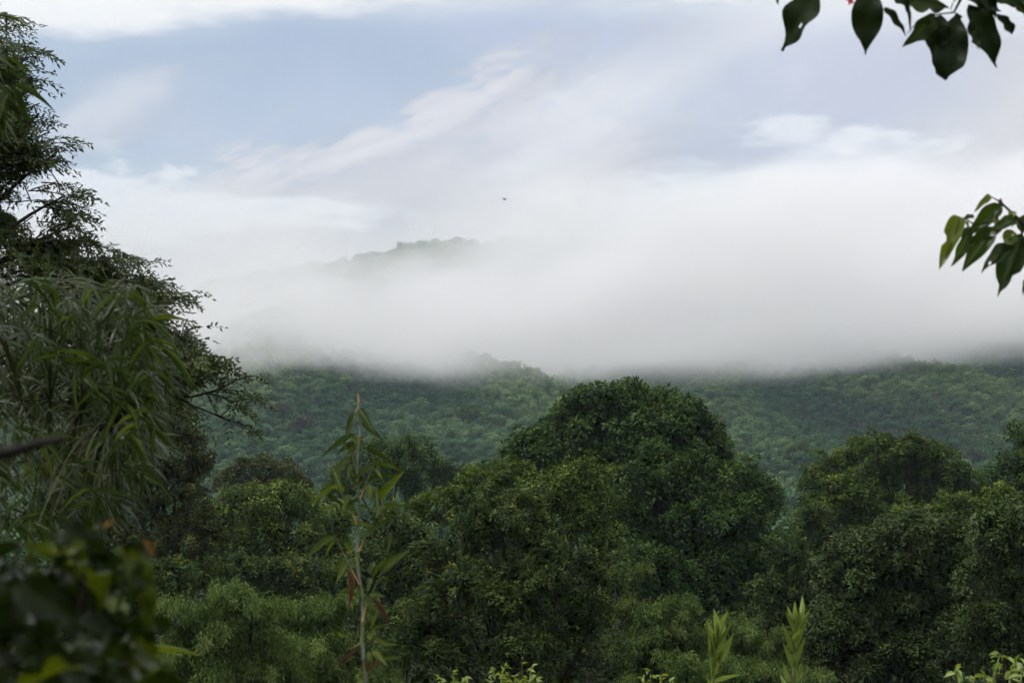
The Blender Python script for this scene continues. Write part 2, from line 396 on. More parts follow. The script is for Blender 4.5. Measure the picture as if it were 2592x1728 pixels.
def fog_bank():
    o = link('fog', bpy.data.meshes.new('fog'))
    g = bpy.data.node_groups.new('fog', 'GeometryNodeTree'); N = Nodes(g)
    g.interface.new_socket('Geometry', in_out='INPUT', socket_type='NodeSocketGeometry'); g.interface.new_socket('Geometry', in_out='OUTPUT', socket_type='NodeSocketGeometry')
    go = N.new('NodeGroupOutput')
    pos = N.new('GeometryNodeInputPosition').outputs[0]
    s = N.new('ShaderNodeSeparateXYZ'); g.links.new(pos, s.inputs[0]); x, y, z = s.outputs
    q = N.vec(N.mul(x, 1.0), N.mul(y, .55), N.mul(z, 1.6))
    big = N.sub(N.noise(q, 1 / 260, 3.0), .5)
    mid = N.sub(N.noise(N.vec(N.add(N.mul(x, 1.0), N.mul(z, -.8)), N.mul(y, .55), N.mul(z, 1.9)), 1 / 150, 6.0, .6), .5)
    zb = N.add(N.add(48.0, N.mul(x, 0.022)), N.add(N.mul(big, 62.0), N.mul(mid, 56.0)))
    low = N.ss(-4.0, 12.0, N.sub(z, zb))
    zt = N.mn(N.mx(N.add(N.mul(x, .22), 138.0), 80.0), 195.0)
    rise = N.add(.25, N.mul(N.ss(600.0, 1700.0, y), .75))          # the layer rises with the slope behind it
    zt = N.add(30.0, N.mul(N.sub(zt, 30.0), rise))
    zt = N.add(zt, N.add(N.mul(big, 100.0), N.mul(mid, 190.0)))
    top = N.sub(1.0, N.ss(-18.0, 34.0, N.sub(z, zt)))
    thin = N.mul(N.sub(1.0, N.ss(165.0, 262.0, N.m('DIVIDE', z, rise))), N.add(0.05, N.mul(N.ss(-.18, .22, N.add(big, N.mul(mid, .6))), 0.24)))
    body = N.mul(N.mx(top, thin), N.mul(low, N.mx(N.add(.7, N.mul(mid, 7.0)), .02)))
    gx_, gy_, gz_ = N.mul(N.add(x, 52.0), 1 / 135.0), N.mul(N.sub(y, 1800.0), 1 / 480.0), N.mul(N.sub(z, 172.0), 1 / 40.0)
    rift = N.add(N.add(N.mul(gx_, gx_), N.mul(gy_, gy_)), N.add(N.mul(gz_, gz_), N.mul(mid, 4.5)))
    body = N.mul(body, N.add(.03, N.mul(N.ss(.2, 1.7, rift), .97)))      # torn place where the ridge shows
    edge = N.mul(N.ss(620.0, 900.0, N.add(y, N.mul(big, 200.0))), N.sub(1.0, N.ss(2100.0, 2280.0, y)))
    side = N.sub(1.0, N.ss(850.0, 1280.0, N.m('ABSOLUTE', x)))
    den = N.mx(N.sub(N.mul(N.mul(body, edge), N.mul(side, FOG)), .00006), 0.0)
    vc = N.new('GeometryNodeVolumeCube')
    g.links.new(den, vc.inputs['Density']); vc.inputs['Min'].default_value = (-1300, 540, 20); vc.inputs['Max'].default_value = (1300, 2300, 345)
    vc.inputs['Resolution X'].default_value = 300; vc.inputs['Resolution Y'].default_value = 140; vc.inputs['Resolution Z'].default_value = 64
    sm = N.new('GeometryNodeSetMaterial'); g.links.new(vc.outputs[0], sm.inputs[0]); sm.inputs['Material'].default_value = vol_mat('fog', (.885, .885, .897), 1.0, 0.1)
    g.links.new(sm.outputs[0], go.inputs[0])
    md = o.modifiers.new('fog', 'NODES'); md.node_group = g
    return tag(o, 'thick grey-white fog bank hiding the upper hill', 'fog', kind='stuff')
FOG = 0.013
fog_bank()

# ------------------------------------------------------------------ trees of the valley
M_DARK = leaf_mat('dark green foliage', (0.006, 0.017, 0.004), (0.044, 0.083, 0.017), (0.146, 0.181, 0.037), 0.14, 0.6, 0.1)
M_YEL = leaf_mat('yellow-green foliage', (0.009, 0.020, 0.004), (0.062, 0.102, 0.016), (0.195, 0.225, 0.031), 0.16, 0.6, 0.1)
M_GREY = leaf_mat('olive-green foliage', (0.009, 0.018, 0.004), (0.049, 0.077, 0.021), (0.143, 0.176, 0.069), 0.12, 0.6, 0.1)
M_BAM = leaf_mat('soft bamboo foliage', (0.025, 0.053, 0.012), (0.104, 0.157, 0.042), (0.267, 0.319, 0.092), 0.20, 0.65, 0.08)
M_DULL = leaf_mat('dull olive foliage', (0.010, 0.015, 0.004), (0.053, 0.065, 0.017), (0.137, 0.149, 0.037), 0.14, 0.6, 0.1)
M_VINE = leaf_mat('vine foliage', (0.006, 0.014, 0.004), (0.046, 0.077, 0.017), (0.168, 0.194, 0.033), 0.15, 0.6, 0.12)
M_FRESH = leaf_mat('fresh foliage', (0.040, 0.065, 0.008), (0.120, 0.175, 0.016), (0.260, 0.290, 0.030), 0.3, 0.5, 0.2)
M_RED = leaf_mat('reddish foliage', (0.024, 0.036, 0.018), (0.078, 0.088, 0.044), (0.150, 0.150, 0.068), 0.15, 0.6, 0.05)

def crown_leaves(bag, lobes, rng, L, Wd, cover=1.9, style='broad', young=0.12, tmpl=DIAMOND):
    """leafy shoots over the uneven surface of every lobe; lobes = (centre, radius, density)"""
    cen = np.array([c for c, _, _ in lobes]); rad = np.array([r for _, r, _ in lobes])
    up = np.array((0, 0, 1.0))
    def outside(p, lim=.60, allow=0):
        dd = np.linalg.norm(p[:, None] - cen[None], axis=2) / rad[None]
        return (dd < lim).sum(1) <= allow
    for c, R, dens in lobes:
        if style == 'fine':                                     # plumes that rise, arch over and hang
            npl = int(rng.integers(8, 12)); per = max(30, int(dens * cover * 1.1 * 4 * math.pi * R * R * .72 / (L * Wd * .5) / npl))
            for _ in range(npl):
                h = rng.uniform(0, 6.28); out = np.array((math.cos(h), math.sin(h), 0)); reach = R * rng.uniform(.4, 1.5)
                foot = c - up * R * rng.uniform(.5, .9) + out * reach * .15
                topz = R * rng.uniform(.8, 1.95)
                s = rng.random(per) ** .75
                mid = foot + out * (reach * s ** 1.6)[:, None] + up * (topz * (1.35 * s - .95 * s ** 3.0))[:, None]
                w = R * (.16 + .20 * np.sin(math.pi * np.clip(s, 0, .98)))
                pos = mid + rng.normal(0, .5, (per, 3)) * w[:, None] - up * (w * rng.uniform(0, 1.1, per))[:, None]
                d = out * .55 + rng.normal(0, .6, (per, 3)) - up * rng.uniform(.2, 1.0, (per, 1))
                nn = up * .9 + out * .3 + rng.normal(0, .4, (per, 3))
                leaves(bag, tmpl, pos, d, nn, L * rng.uniform(.7, 1.25, per), Wd * rng.uniform(.75, 1.2, per), np.clip(rng.normal(.36, .10) + .18 * (s - .6) + rng.normal(0, .19, per), 0, 1))
            continue
        nsub = int(rng.integers(14, 20))
        su = unit(rng.normal(0, 1, (nsub, 3)) + (0, -.15, .4)); sr = R * rng.uniform(.17, .42, nsub); far = rng.random(nsub) < .22; sr[far] *= .6
        sdens = rng.uniform(.5, 1.35, nsub + 1); stint = rng.normal(0, .075, nsub + 1)
        sc_ = c + su * (R * np.where(far, rng.uniform(1.0, 1.28, nsub), rng.uniform(.5, 1.0, nsub)))[:, None] * (1, 1, .9)
        sc_ = np.concatenate((sc_, c[None])); sr = np.append(sr, R * .55)
        for q, (p0, r) in enumerate(zip(sc_, sr)):
            per = 26
            rc = L * rng.uniform(1.5, 2.2)                       # size of one leafy shoot
            n = max(3, int(dens * cover * sdens[q] * (1 if q < nsub else .5) * 4 * math.pi * r * r * .72 / (L * Wd * .5) / per))
            u = rng.normal(0, 1, (n * 2, 3)); u = unit(u + (0, 0, .3)); u = u[u[:, 2] > -.5][:n]; n = len(u)
            k = rng.uniform(.6, 1.12, (n, 1)) + (rng.random((n, 1)) < .10) * rng.uniform(.1, .45, (n, 1))
            p = p0 + u * r * k * (1, 1, .85)
            keep = outside(p, .6, 0 if q < nsub else 1)
            p, u = p[keep], u[keep]; n = len(p)
            if n == 0: continue
            ax = unit(u * .6 + up * .7 + rng.normal(0, .25, (n, 3)))
            t1 = unit(np.cross(ax, rng.normal(0, 1, (n, 3)))); t2 = np.cross(ax, t1)
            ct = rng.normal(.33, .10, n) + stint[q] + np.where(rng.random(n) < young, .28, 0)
            a = rng.uniform(0, 6.28, (n, per)); ca, sa = np.cos(a)[..., None], np.sin(a)[..., None]
            rd = ca * t1[:, None] + sa * t2[:, None]
            age = rng.uniform(0, 1, (n, per, 1)) ** .8           # 0 = young leaf at the tip of the shoot
            if style == 'broad':
                d = rd * (.45 + .65 * age) + ax[:, None] * (.75 - .9 * age) - up * .25 * age + rng.normal(0, .18, (n, per, 3))
                nn = ax[:, None] * 1.0 + rd * (.75 * age - .35) + rng.normal(0, .22, (n, per, 3))
                pos = p[:, None] + rd * rc * .60 * age ** .7 + ax[:, None] * rc * .75 * (1 - age ** 1.5) + rng.normal(0, L * .14, (n, per, 3))
            else:                                               # shoots that trail downwards
                d = -up * (.25 + .6 * age) + rd * .75 + ax[:, None] * (.55 - .4 * age) + rng.normal(0, .15, (n, per, 3))
                nn = u[:, None] * .7 + up * .6 + rng.normal(0, .3, (n, per, 3))
                pos = p[:, None] + rd * rc * rng.uniform(.1, .5, (n, per, 1)) - up * rc * 1.7 * age ** 1.4 + ax[:, None] * rc * .45 * (1 - age)
            m = n * per
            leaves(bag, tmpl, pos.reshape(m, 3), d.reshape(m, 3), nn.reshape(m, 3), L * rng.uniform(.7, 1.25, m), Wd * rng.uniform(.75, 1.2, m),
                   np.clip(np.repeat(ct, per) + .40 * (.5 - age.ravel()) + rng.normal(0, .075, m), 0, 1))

def valley_tree(name, label, cat, group, d, lobes_px, mat, seed, leaf=4.6, ratio=.5, style='broad', cover=1.9, depth=.45, young=.12, trunk_px=None, back=.4):
    """lobes_px: (px, py, radius px); leaf = leaf length in 1024-wide pixels at that distance"""
    rng = np.random.default_rng(seed)
    xs = np.array([l[0] for l in lobes_px]); half = S((xs.max() - xs.min()) / 2 + 20, d)
    axis_px = trunk_px if trunk_px is not None else float(np.average(xs, weights=[l[2] for l in lobes_px]))
    bx = P(axis_px, 980, d)[0]; by = d + half * .25
    gz = float(height(bx, by)); base = np.array((bx, by, gz))
    lobes = []
    for px, py, r in lobes_px:
        c = P(px, py, d); R = S(r, d)
        edge = 1 - min(1.0, abs(c[0] - bx) / max(half, .1)) ** 2
        c[1] += half * .25 - half * depth * edge * rng.uniform(.3, 1.0)
        lobes.append((c, R, 1.0))
        if back:
            b = c.copy(); b[1] = by + (by - c[1]) * rng.uniform(.8, 1.3) + R * .5; b[0] += rng.normal(0, R * .4)
            b[2] -= R * .1
            lobes.append((b, R * .95, back))
    L = leaf * 2.297 / FPX * d; cover = cover * .8
    root = empty(name, base)
    tb = Bag()
    topz = np.mean([l[0][2] for l in lobes]); tr = max(.12, half * .055)
    fork = np.array((bx + rng.normal(0, .3), by, gz + (topz - gz) * .55))
    tube(tb, bez(base - (0, 0, .4), (base + fork) / 2 + rng.normal(0, .3, 3) * (1, 1, 0), fork, 6), np.linspace(tr * 1.25, tr * .8, 6), 8)
    for c, R, _ in lobes[::2] if back else lobes:
        tube(tb, bez(fork, (fork + c) / 2 + (0, 0, -.12 * np.linalg.norm(c - fork)), c, 6), np.linspace(tr * .5, .03, 6), 5)
        for _ in range(4):
            e = c + unit(rng.normal(0, 1, 3) + (0, 0, .3)) * R * .9
            tube(tb, bez(c * .8 + fork * .2, c, e, 4), np.linspace(tr * .2, .015, 4), 4)
    link('trunk', tb.mesh('trunk', BARK, True, base), root)
    cb = Bag()
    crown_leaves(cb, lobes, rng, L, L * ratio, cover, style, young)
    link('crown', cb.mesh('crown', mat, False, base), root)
    return tag(root, label, cat, group)

GT = 'broad-leaved trees in the valley'; GB = 'bamboo thickets in the valley'
valley_tree('broadleaf_tree', 'tallest dark green domed tree in the middle of the valley', 'tree', GT, 132,
    [(1370, 968, 72), (1450, 960, 68), (1530, 968, 72), (1580, 1000, 58), (1300, 1002, 70), (1245, 1050, 62), (1215, 1085, 34), (1360, 1035, 90), (1470, 1025, 105),
     (1590, 1055, 72), (1640, 1085, 46), (1530, 1105, 100), (1400, 1125, 100), (1290, 1110, 80), (1330, 985, 50), (1490, 945, 42), (1410, 948, 42), (1610, 1010, 52), (1215, 1060, 45), (1650, 1050, 40)], M_DARK, 101, 5.0, .46, cover=2.6, depth=.6, young=.05)
valley_tree('broadleaf_tree', 'dark tree with stepped spreading boughs below the tallest dome', 'tree', GT, 116,
    [(1490, 1085, 62), (1590, 1110, 74), (1690, 1130, 66), (1760, 1142, 42), (1530, 1160, 85), (1640, 1200, 90), (1730, 1210, 66), (1470, 1205, 56),
     (1660, 1285, 80), (1755, 1290, 58), (1640, 1360, 72), (1720, 1380, 62), (1500, 1270, 60), (1440, 1285, 44), (1580, 1300, 60), (1540, 1350, 55)], M_DARK, 102, 5.2, .42, cover=2.6, depth=.6, young=.04)
valley_tree('umbrella_tree', 'flat-topped yellow-green tree against the hill, right of the tallest tree', 'tree', GT, 152,
    [(2010, 1052, 50), (2080, 1042, 45), (2150, 1072, 42), (1930, 1080, 46), (1890, 1112, 36), (2205, 1122, 50), (2250, 1160, 42), (2060, 1110, 62), (2140, 1140, 56), (1980, 1120, 55), (2060, 1185, 55), (2150, 1200, 55), (1990, 1175, 55), (2220, 1200, 50), (2275, 1195, 42), (1900, 1165, 44), (2110, 1065, 46), (2180, 1095, 44)],
    M_YEL, 103, 3.1, .55, cover=2.6, young=.03, depth=.6)
valley_tree('broadleaf_tree', 'olive-green rounded tree in front of the flat-topped one', 'tree', GT, 134,
    [(1960, 1145, 55), (1915, 1200, 60), (2010, 1190, 55), (1880, 1260, 56), (1960, 1270, 66), (2050, 1230, 46)], M_YEL, 104, 4.2, .5, young=.03)
valley_tree('broadleaf_tree', 'narrow dark tree cut off by the picture edge before the hill', 'tree', GT, 142,
    [(2345, 1035, 50), (2312, 1080, 40), (2370, 1105, 56), (2400, 1000, 46)], M_DARK, 105, 3.36, .45, 'vine')
valley_tree('broadleaf_tree', 'wide olive-green glossy tree filling the lower corner', 'tree', GT, 84,
    [(2080, 1232, 54), (2160, 1222, 50), (2000, 1275, 60), (1930, 1318, 56), (2090, 1320, 90), (2200, 1300, 80), (2000, 1400, 95), (2130, 1430, 105), (1930, 1445, 66),
     (1900, 1525, 58), (2030, 1520, 85), (2160, 1530, 85), (2230, 1420, 60)], M_GREY, 106, 4.6, .5, cover=2.3, depth=.7, young=.06)
valley_tree('broadleaf_tree', 'olive-green tree cut by the picture edge beside the wide olive one', 'tree', GT, 78,
    [(2290, 1235, 60), (2350, 1205, 66), (2410, 1260, 85), (2280, 1335, 70), (2350, 1385, 85), (2280, 1455, 72), (2360, 1500, 85)], M_GREY, 107, 4.8, .42, cover=2.3, young=.05)
valley_tree('vine_covered_tree', 'big vine-draped tree low in the middle, right of the bamboo shoot', 'tree', GT, 74,
    [(1150, 1190, 55), (1210, 1170, 40), (1060, 1205, 62), (1235, 1235, 56), (1140, 1275, 84), (1020, 1295, 70), (1250, 1315, 76), (1335, 1335, 62), (1120, 1395, 105),
     (1260, 1425, 95), (1000, 1425, 76), (1365, 1435, 62), (1180, 1505, 95), (1320, 1520, 85), (1040, 1525, 76), (940, 1470, 58)], M_VINE, 108, 4.00, .5, 'broad', depth=.75, young=.22)
valley_tree('broadleaf_tree', 'lime-tinged round tree directly before the tallest dome', 'tree', GT, 96,
    [(1290, 1112, 54), (1350, 1102, 50), (1388, 1150, 40), (1250, 1135, 46), (1320, 1185, 64), (1380, 1230, 46), (1400, 1290, 40)], M_YEL, 109, 3.84, .48, 'vine')
valley_tree('broadleaf_tree', 'small leafy tree behind the vine-draped one', 'tree', GT, 106,
    [(1110, 1115, 46), (1170, 1100, 40), (1060, 1142, 36), (1000, 1172, 40), (1220, 1115, 40), (950, 1192, 36), (1100, 1175, 50)], M_YEL, 110, 3.52, .48, young=.2)
valley_tree('broadleaf_tree', 'lumpy dark tree against the hill behind the bamboo shoot', 'tree', GT, 176,
    [(850, 1038, 42), (920, 1036, 42), (978, 1062, 36), (1018, 1088, 32), (800, 1082, 42), (890, 1092, 52), (960, 1112, 42), (765, 1122, 28)], M_DARK, 111, 2.88, .5, 'vine')
valley_tree('broadleaf_tree', 'low dark tree bridging the lumpy tree and the tallest dome', 'tree', GT, 182,
    [(1080, 1095, 26), (1125, 1090, 24), (1165, 1098, 24), (1045, 1112, 24)], M_DARK, 112, 2.88, .5)
valley_tree('broadleaf_tree', 'dull brownish dome against the hill, left of the bamboo shoot', 'tree', GT, 186,
    [(560, 1088, 32), (610, 1084, 35), (655, 1104, 28), (522, 1112, 28), (600, 1122, 38), (688, 1118, 20)], M_DULL, 113, 2.88, .5)
valley_tree('broadleaf_tree', 'yellow-green tree below the brownish dome', 'tree', GT, 122,
    [(560, 1162, 55), (640, 1142, 46), (700, 1162, 42), (500, 1192, 50), (620, 1212, 56), (720, 1222, 50), (560, 1262, 56), (660, 1282, 55), (765, 1195, 38), (780, 1265, 46)],
    M_YEL, 114, 3.68, .5, 'vine', young=.3)
valley_tree('broadleaf_tree', 'dark olive tree half hidden behind the hanging bamboo', 'tree', GT, 100,
    [(400, 965, 50), (425, 1032, 46), (350, 1005, 64), (452, 1082, 40), (380, 1105, 74), (300, 1105, 74), (440, 1162, 55), (330, 1205, 74), (410, 1252, 64), (480, 1232, 38), (270, 1262, 56), (450, 1312, 46),
     (240, 1000, 90), (150, 1100, 110)], M_DULL, 115, 3.52, .45)
valley_tree('broadleaf_tree', 'shaded tree directly behind the middle of the bamboo shoot', 'tree', GT, 92,
    [(880, 1195, 46), (940, 1232, 46), (860, 1272, 50), (930, 1312, 50), (820, 1322, 46), (890, 1360, 50)], M_VINE, 116, 3.80, .5, 'vine')
valley_tree('bamboo_thicket', 'pale feathery bamboo in the lower left, nearest the corner bush', 'bamboo', GB, 64,
    [(440, 1405, 62), (520, 1366, 50), (590, 1395, 50), (490, 1455, 74), (590, 1475, 70), (420, 1505, 64), (540, 1540, 74), (365, 1545, 40), (640, 1545, 60)], M_BAM, 117, 5.6, .15, 'fine', 2.1)
valley_tree('bamboo_thicket', 'pale feathery bamboo at the foot of the bamboo shoot', 'bamboo', GB, 70,
    [(680, 1405, 54), (760, 1392, 54), (825, 1375, 36), (730, 1475, 72), (800, 1480, 62), (690, 1550, 72), (860, 1545, 58), (780, 1550, 60), (640, 1420, 40)], M_BAM, 118, 5.6, .15, 'fine', 2.1)
valley_tree('bamboo_thicket', 'arching bamboo plumes between vine-draped tree and stepped dark tree', 'bamboo', GB, 86,
    [(1450, 1312, 32), (1465, 1395, 46), (1560, 1385, 42), (1515, 1445, 55), (1450, 1485, 55), (1590, 1455, 50), (1480, 1550, 56), (1560, 1530, 55)], M_BAM, 119, 5.6, .15, 'fine', 2.1)
valley_tree('bamboo_thicket', 'dim bamboo plumes behind the two lily-like shoots', 'bamboo', GB, 92,
    [(1700, 1440, 52), (1650, 1505, 55), (1765, 1465, 46), (1810, 1525, 55), (1730, 1540, 50)], M_BAM, 120, 5.6, .15, 'fine', 2.1)
valley_tree('broadleaf_tree', 'dim olive tree below the yellow-green one, above the pale bamboo', 'tree', GT, 98,
    [(560, 1330, 46), (640, 1325, 46), (720, 1330, 46), (790, 1335, 44), (480, 1330, 42), (600, 1385, 46), (700, 1390, 46), (520, 1390, 46)], M_VINE, 123, 3.4, .5)
valley_tree('broadleaf_tree', 'shadowed tree in the hollow under the stepped dark boughs', 'tree', GT, 112,
    [(1450, 1290, 40), (1510, 1310, 46), (1570, 1330, 46), (1480, 1365, 46), (1560, 1400, 46), (1640, 1440, 46), (1430, 1350, 36)], M_DARK, 124, 3.6, .5, young=.03)
valley_tree('broadleaf_tree', 'dark tree filling the gap between stepped tree and olive tree', 'tree', GT, 104,
    [(1800, 1270, 46), (1840, 1330, 52), (1790, 1370, 50), (1850, 1410, 52), (1800, 1450, 50), (1740, 1440, 40), (1870, 1200, 36)], M_VINE, 125, 3.6, .5)
valley_tree('broadleaf_tree', 'yellowish crown rising behind the wide olive tree in the lower corner', 'tree', GT, 112,
    [(2200, 1180, 42), (2260, 1185, 42), (2150, 1200, 38), (2090, 1205, 34), (2310, 1165, 40), (2230, 1240, 46)], M_YEL, 126, 3.6, .5)
valley_tree('broadleaf_tree', 'dark tree low behind the corner bush, left of the pale bamboo', 'tree', GT, 82,
    [(300, 1350, 56), (370, 1340, 46), (250, 1430, 70), (340, 1430, 56), (200, 1340, 60), (150, 1450, 80), (400, 1330, 36)], M_VINE, 127, 3.8, .5)
valley_tree('bamboo_thicket', 'bright feathery bamboo plume between the vine-draped tree and the bamboo shoot', 'bamboo', GB, 82,
    [(900, 1410, 40), (950, 1400, 36), (880, 1470, 46), (930, 1480, 44)], M_BAM, 128, 5.6, .15, 'fine', 2.1)
valley_tree('bamboo_thicket', 'row of low bamboo plumes at the bottom edge between the two lily-like shoots', 'bamboo', GB, 66,
    [(1560, 1520, 40), (1690, 1530, 46), (1760, 1545, 46), (1600, 1570, 46), (1860, 1555, 40)], M_BAM, 129, 5.6, .15, 'fine', 2.1)
# single crowns that stand out on the far hillside
for lab, px, py, d, w, m, sd in (
    ('pale yellow-green tree on the hillside, left of the tallest dome', 1078, 1004, 860, 24, M_YEL, 201),
    ('reddish tree on the hillside beside the flat-topped tree', 2236, 1062, 800, 20, M_RED, 202),
    ('left one of two reddish crowns side by side on the hillside above the brownish dome', 640, 1008, 850, 22, M_RED, 203),
    ('right one of two reddish crowns side by side on the hillside above the brownish dome', 690, 1016, 820, 20, M_RED, 204),
    ('yellow-green tree at the foot of the hill beside the stepped tree', 1835, 1085, 760, 22, M_YEL, 205)):
    c = [(px, py, w * .7), (px - w * .7, py + w * .5, w * .55), (px + w * .75, py + w * .4, w * .6), (px + w * .1, py + w * .9, w * .7)]
    x_, y_ = P(px, py, d)[:2]
    lift = float(height(x_, y_)) + 4.5 - P(px, py + w * .6, d)[2]        # stand it on the slope
    c = [(a, b - lift / d * FPX, r) for a, b, r in c]
    valley_tree('hillside_tree', lab, 'tree', 'trees that stand out on the hillside', d, c, m, sd, 1.9, .7, cover=1.6)

# low growth that closes the gaps under the valley trees
def shrub(seed, fine):
    r = np.random.default_rng(seed); b = Bag()
    lob = [(np.array((*r.uniform(-1.2, 1.2, 2), r.uniform(.8, 2.2))), r.uniform(.7, 1.2), 1.0) for _ in range(4)]
    crown_leaves(b, lob, r, .30, .07 if fine else .14, .75, 'fine' if fine else 'broad')
    return b
M_UND = leaf_mat('undergrowth foliage', (0.010, 0.020, 0.007), (0.032, 0.050, 0.016), (0.085, 0.105, 0.030), 0.12, 0.6, 0.1, inst=True)
und = bpy.data.collections.new('undergrowth shrubs')
for i in range(5):
    und.objects.link(bpy.data.objects.new('shrub', shrub(300 + i, i % 2).mesh('shrub', M_UND)))
rg = np.random.default_rng(55); n_ = 2600
up_ = np.stack((rg.uniform(-1, 1, n_), 24 + 200 * rg.random(n_) ** 1.0), -1); up_[:, 0] *= .30 * up_[:, 1] + 6
up_ = np.concatenate((up_, height(up_[:, 0], up_[:, 1])[:, None]), 1)
scatter('undergrowth', up_, rg.uniform(.6, 1.7, n_) * np.clip(up_[:, 1] / 70, .5, 1.2), np.clip(rg.normal(.4, .2, n_), 0, 1), und, 'tangled green undergrowth on the slope between the trees', 'undergrowth')

# ------------------------------------------------------------------ plants near the camera
N_BAM = leaf_mat('bamboo leaf', (0.010, 0.020, 0.005), (0.034, 0.058, 0.012), (0.120, 0.160, 0.026), 0.34, 0.45, 0.3, var=0.0)
N_FEA = leaf_mat('feathery leaflet', (0.014, 0.026, 0.007), (0.036, 0.056, 0.013), (0.100, 0.125, 0.022), 0.32, 0.5, 0.3, var=0.0)
N_BROAD = leaf_mat('broad leaf', (0.004, 0.008, 0.002), (0.018, 0.030, 0.005), (0.080, 0.105, 0.012), 0.26, 0.28, 0.10, var=0.0)
N_MANGO = leaf_mat('long leaf', (0.014, 0.026, 0.007), (0.040, 0.070, 0.010), (0.110, 0.140, 0.016), 0.38, 0.35, 0.45, var=0.0)
N_OVER = leaf_mat('overhanging leaf', (0.006, 0.012, 0.003), (0.014, 0.026, 0.006), (0.060, 0.080, 0.014), 0.16, 0.5, 0.10, var=0.0)
N_LILY = leaf_mat('shoot leaf', (0.110, 0.160, 0.034), (0.200, 0.270, 0.065), (0.300, 0.380, 0.115), 0.30, 0.35, 0.45, var=0.0)
N_ORANGE = leaf_mat('withered leaf', (0.05, 0.026, 0.006), (0.10, 0.052, 0.010), (0.20, 0.11, 0.020), 0.25, 0.55, 0.15, var=0.0)
N_DEAD = leaf_mat('dry brown leaf', (0.07, 0.045, 0.028), (0.16, 0.095, 0.055), (0.30, 0.18, 0.09), 0.15, 0.6, 0.2, var=0.0)
SHEATH = plain_mat('culm sheath', (0.42, 0.20, 0.05), (0.55, 0.33, 0.12), 40.0, 0.6, (1, 1, .2), 0.1)
CULM = plain_mat('waxy culm', (0.05, 0.065, 0.028), (0.20, 0.22, 0.21), 14.0, 0.5, (1, 1, .5), 0.05)
STALK = plain_mat('green stalk', (0.07, 0.09, 0.025), (0.15, 0.15, 0.06), 10.0, 0.6, (1, 1, .4), 0.05)
WITHY = plain_mat('dark withy', (0.025, 0.030, 0.010), (0.055, 0.060, 0.022), 10.0, 0.7, (1, 1, .4), 0.05)
PETAL = leaf_mat('red petal', (0.30, 0.012, 0.008), (0.45, 0.02, 0.012), (0.55, 0.05, 0.03), 0.35, 0.5, 0.3, var=0.0)

def leaf_mesh(shape, mat, tint, seed, rows=9, cols=2, curl=.15, fold=.10, wave=0.0, bites=(), holes=()):
    """unit leaf: y 0..1 along, x -.5..+.5 across; bites = (side, t, depth, width); holes = cells left out"""
    r = np.random.default_rng(seed); t = np.linspace(0, 1, rows + 1)
    if shape == 'lance': w = np.sin(math.pi * t ** .62) ** .85
    elif shape == 'ovate': w = np.sin(math.pi * t ** .92) ** .8 * (1 - t ** 6) + .05 * (1 - t)
    elif shape == 'blunt': w = np.where(t < .75, np.sin(math.pi * .5 * np.minimum(1, t / .55)) ** .8, np.sqrt(np.clip(1 - ((t - .75) / .25) ** 2, 0, 1)) * .99)
    else: w = np.sin(math.pi * t ** .72) ** .8
    w = np.maximum(w / w.max(), .03) * .5
    V, T = [], []
    for i, ti in enumerate(t):
        for j in range(-cols, cols + 1):
            f = j / cols; ww = w[i]
            for sd, tb, dp, wd in bites:
                if sd * f > 0: ww = ww * (1 - dp * math.exp(-((ti - tb) / wd) ** 2))
            z = -curl * ti ** 2 + fold * abs(f) * w[i] * 2 + wave * math.sin(ti * 14 + seed) * abs(f) * .1
            V.append((f * ww, ti, z)); T.append(np.clip(tint + (.16 if j == 0 else 0) + r.normal(0, .03), 0, 1))
    nc = 2 * cols + 1
    F = [(i * nc + j, i * nc + j + 1, (i + 1) * nc + j + 1, (i + 1) * nc + j) for i in range(rows) for j in range(nc - 1) if (i, j) not in holes]
    return mesh_np('leaf', np.array(V), np.array(F), mat, T, True)

def leaf_obj(parent, me, base, d, nrm, L, Wd, name='leaf'):
    d = unit(d); nrm = unit(np.asarray(nrm, float) - np.dot(nrm, d) * d); s = np.cross(d, nrm)
    o = link(name, me, parent)
    b = np.asarray(base) - np.array(parent.location)
    from mathutils import Matrix
    o.matrix_local = Matrix(((s[0] * Wd, d[0] * L, nrm[0] * L, b[0]), (s[1] * Wd, d[1] * L, nrm[1] * L, b[1]), (s[2] * Wd, d[2] * L, nrm[2] * L, b[2]), (0, 0, 0, 1)))
    return o
VIEW = np.array((0, -1.0, 0))

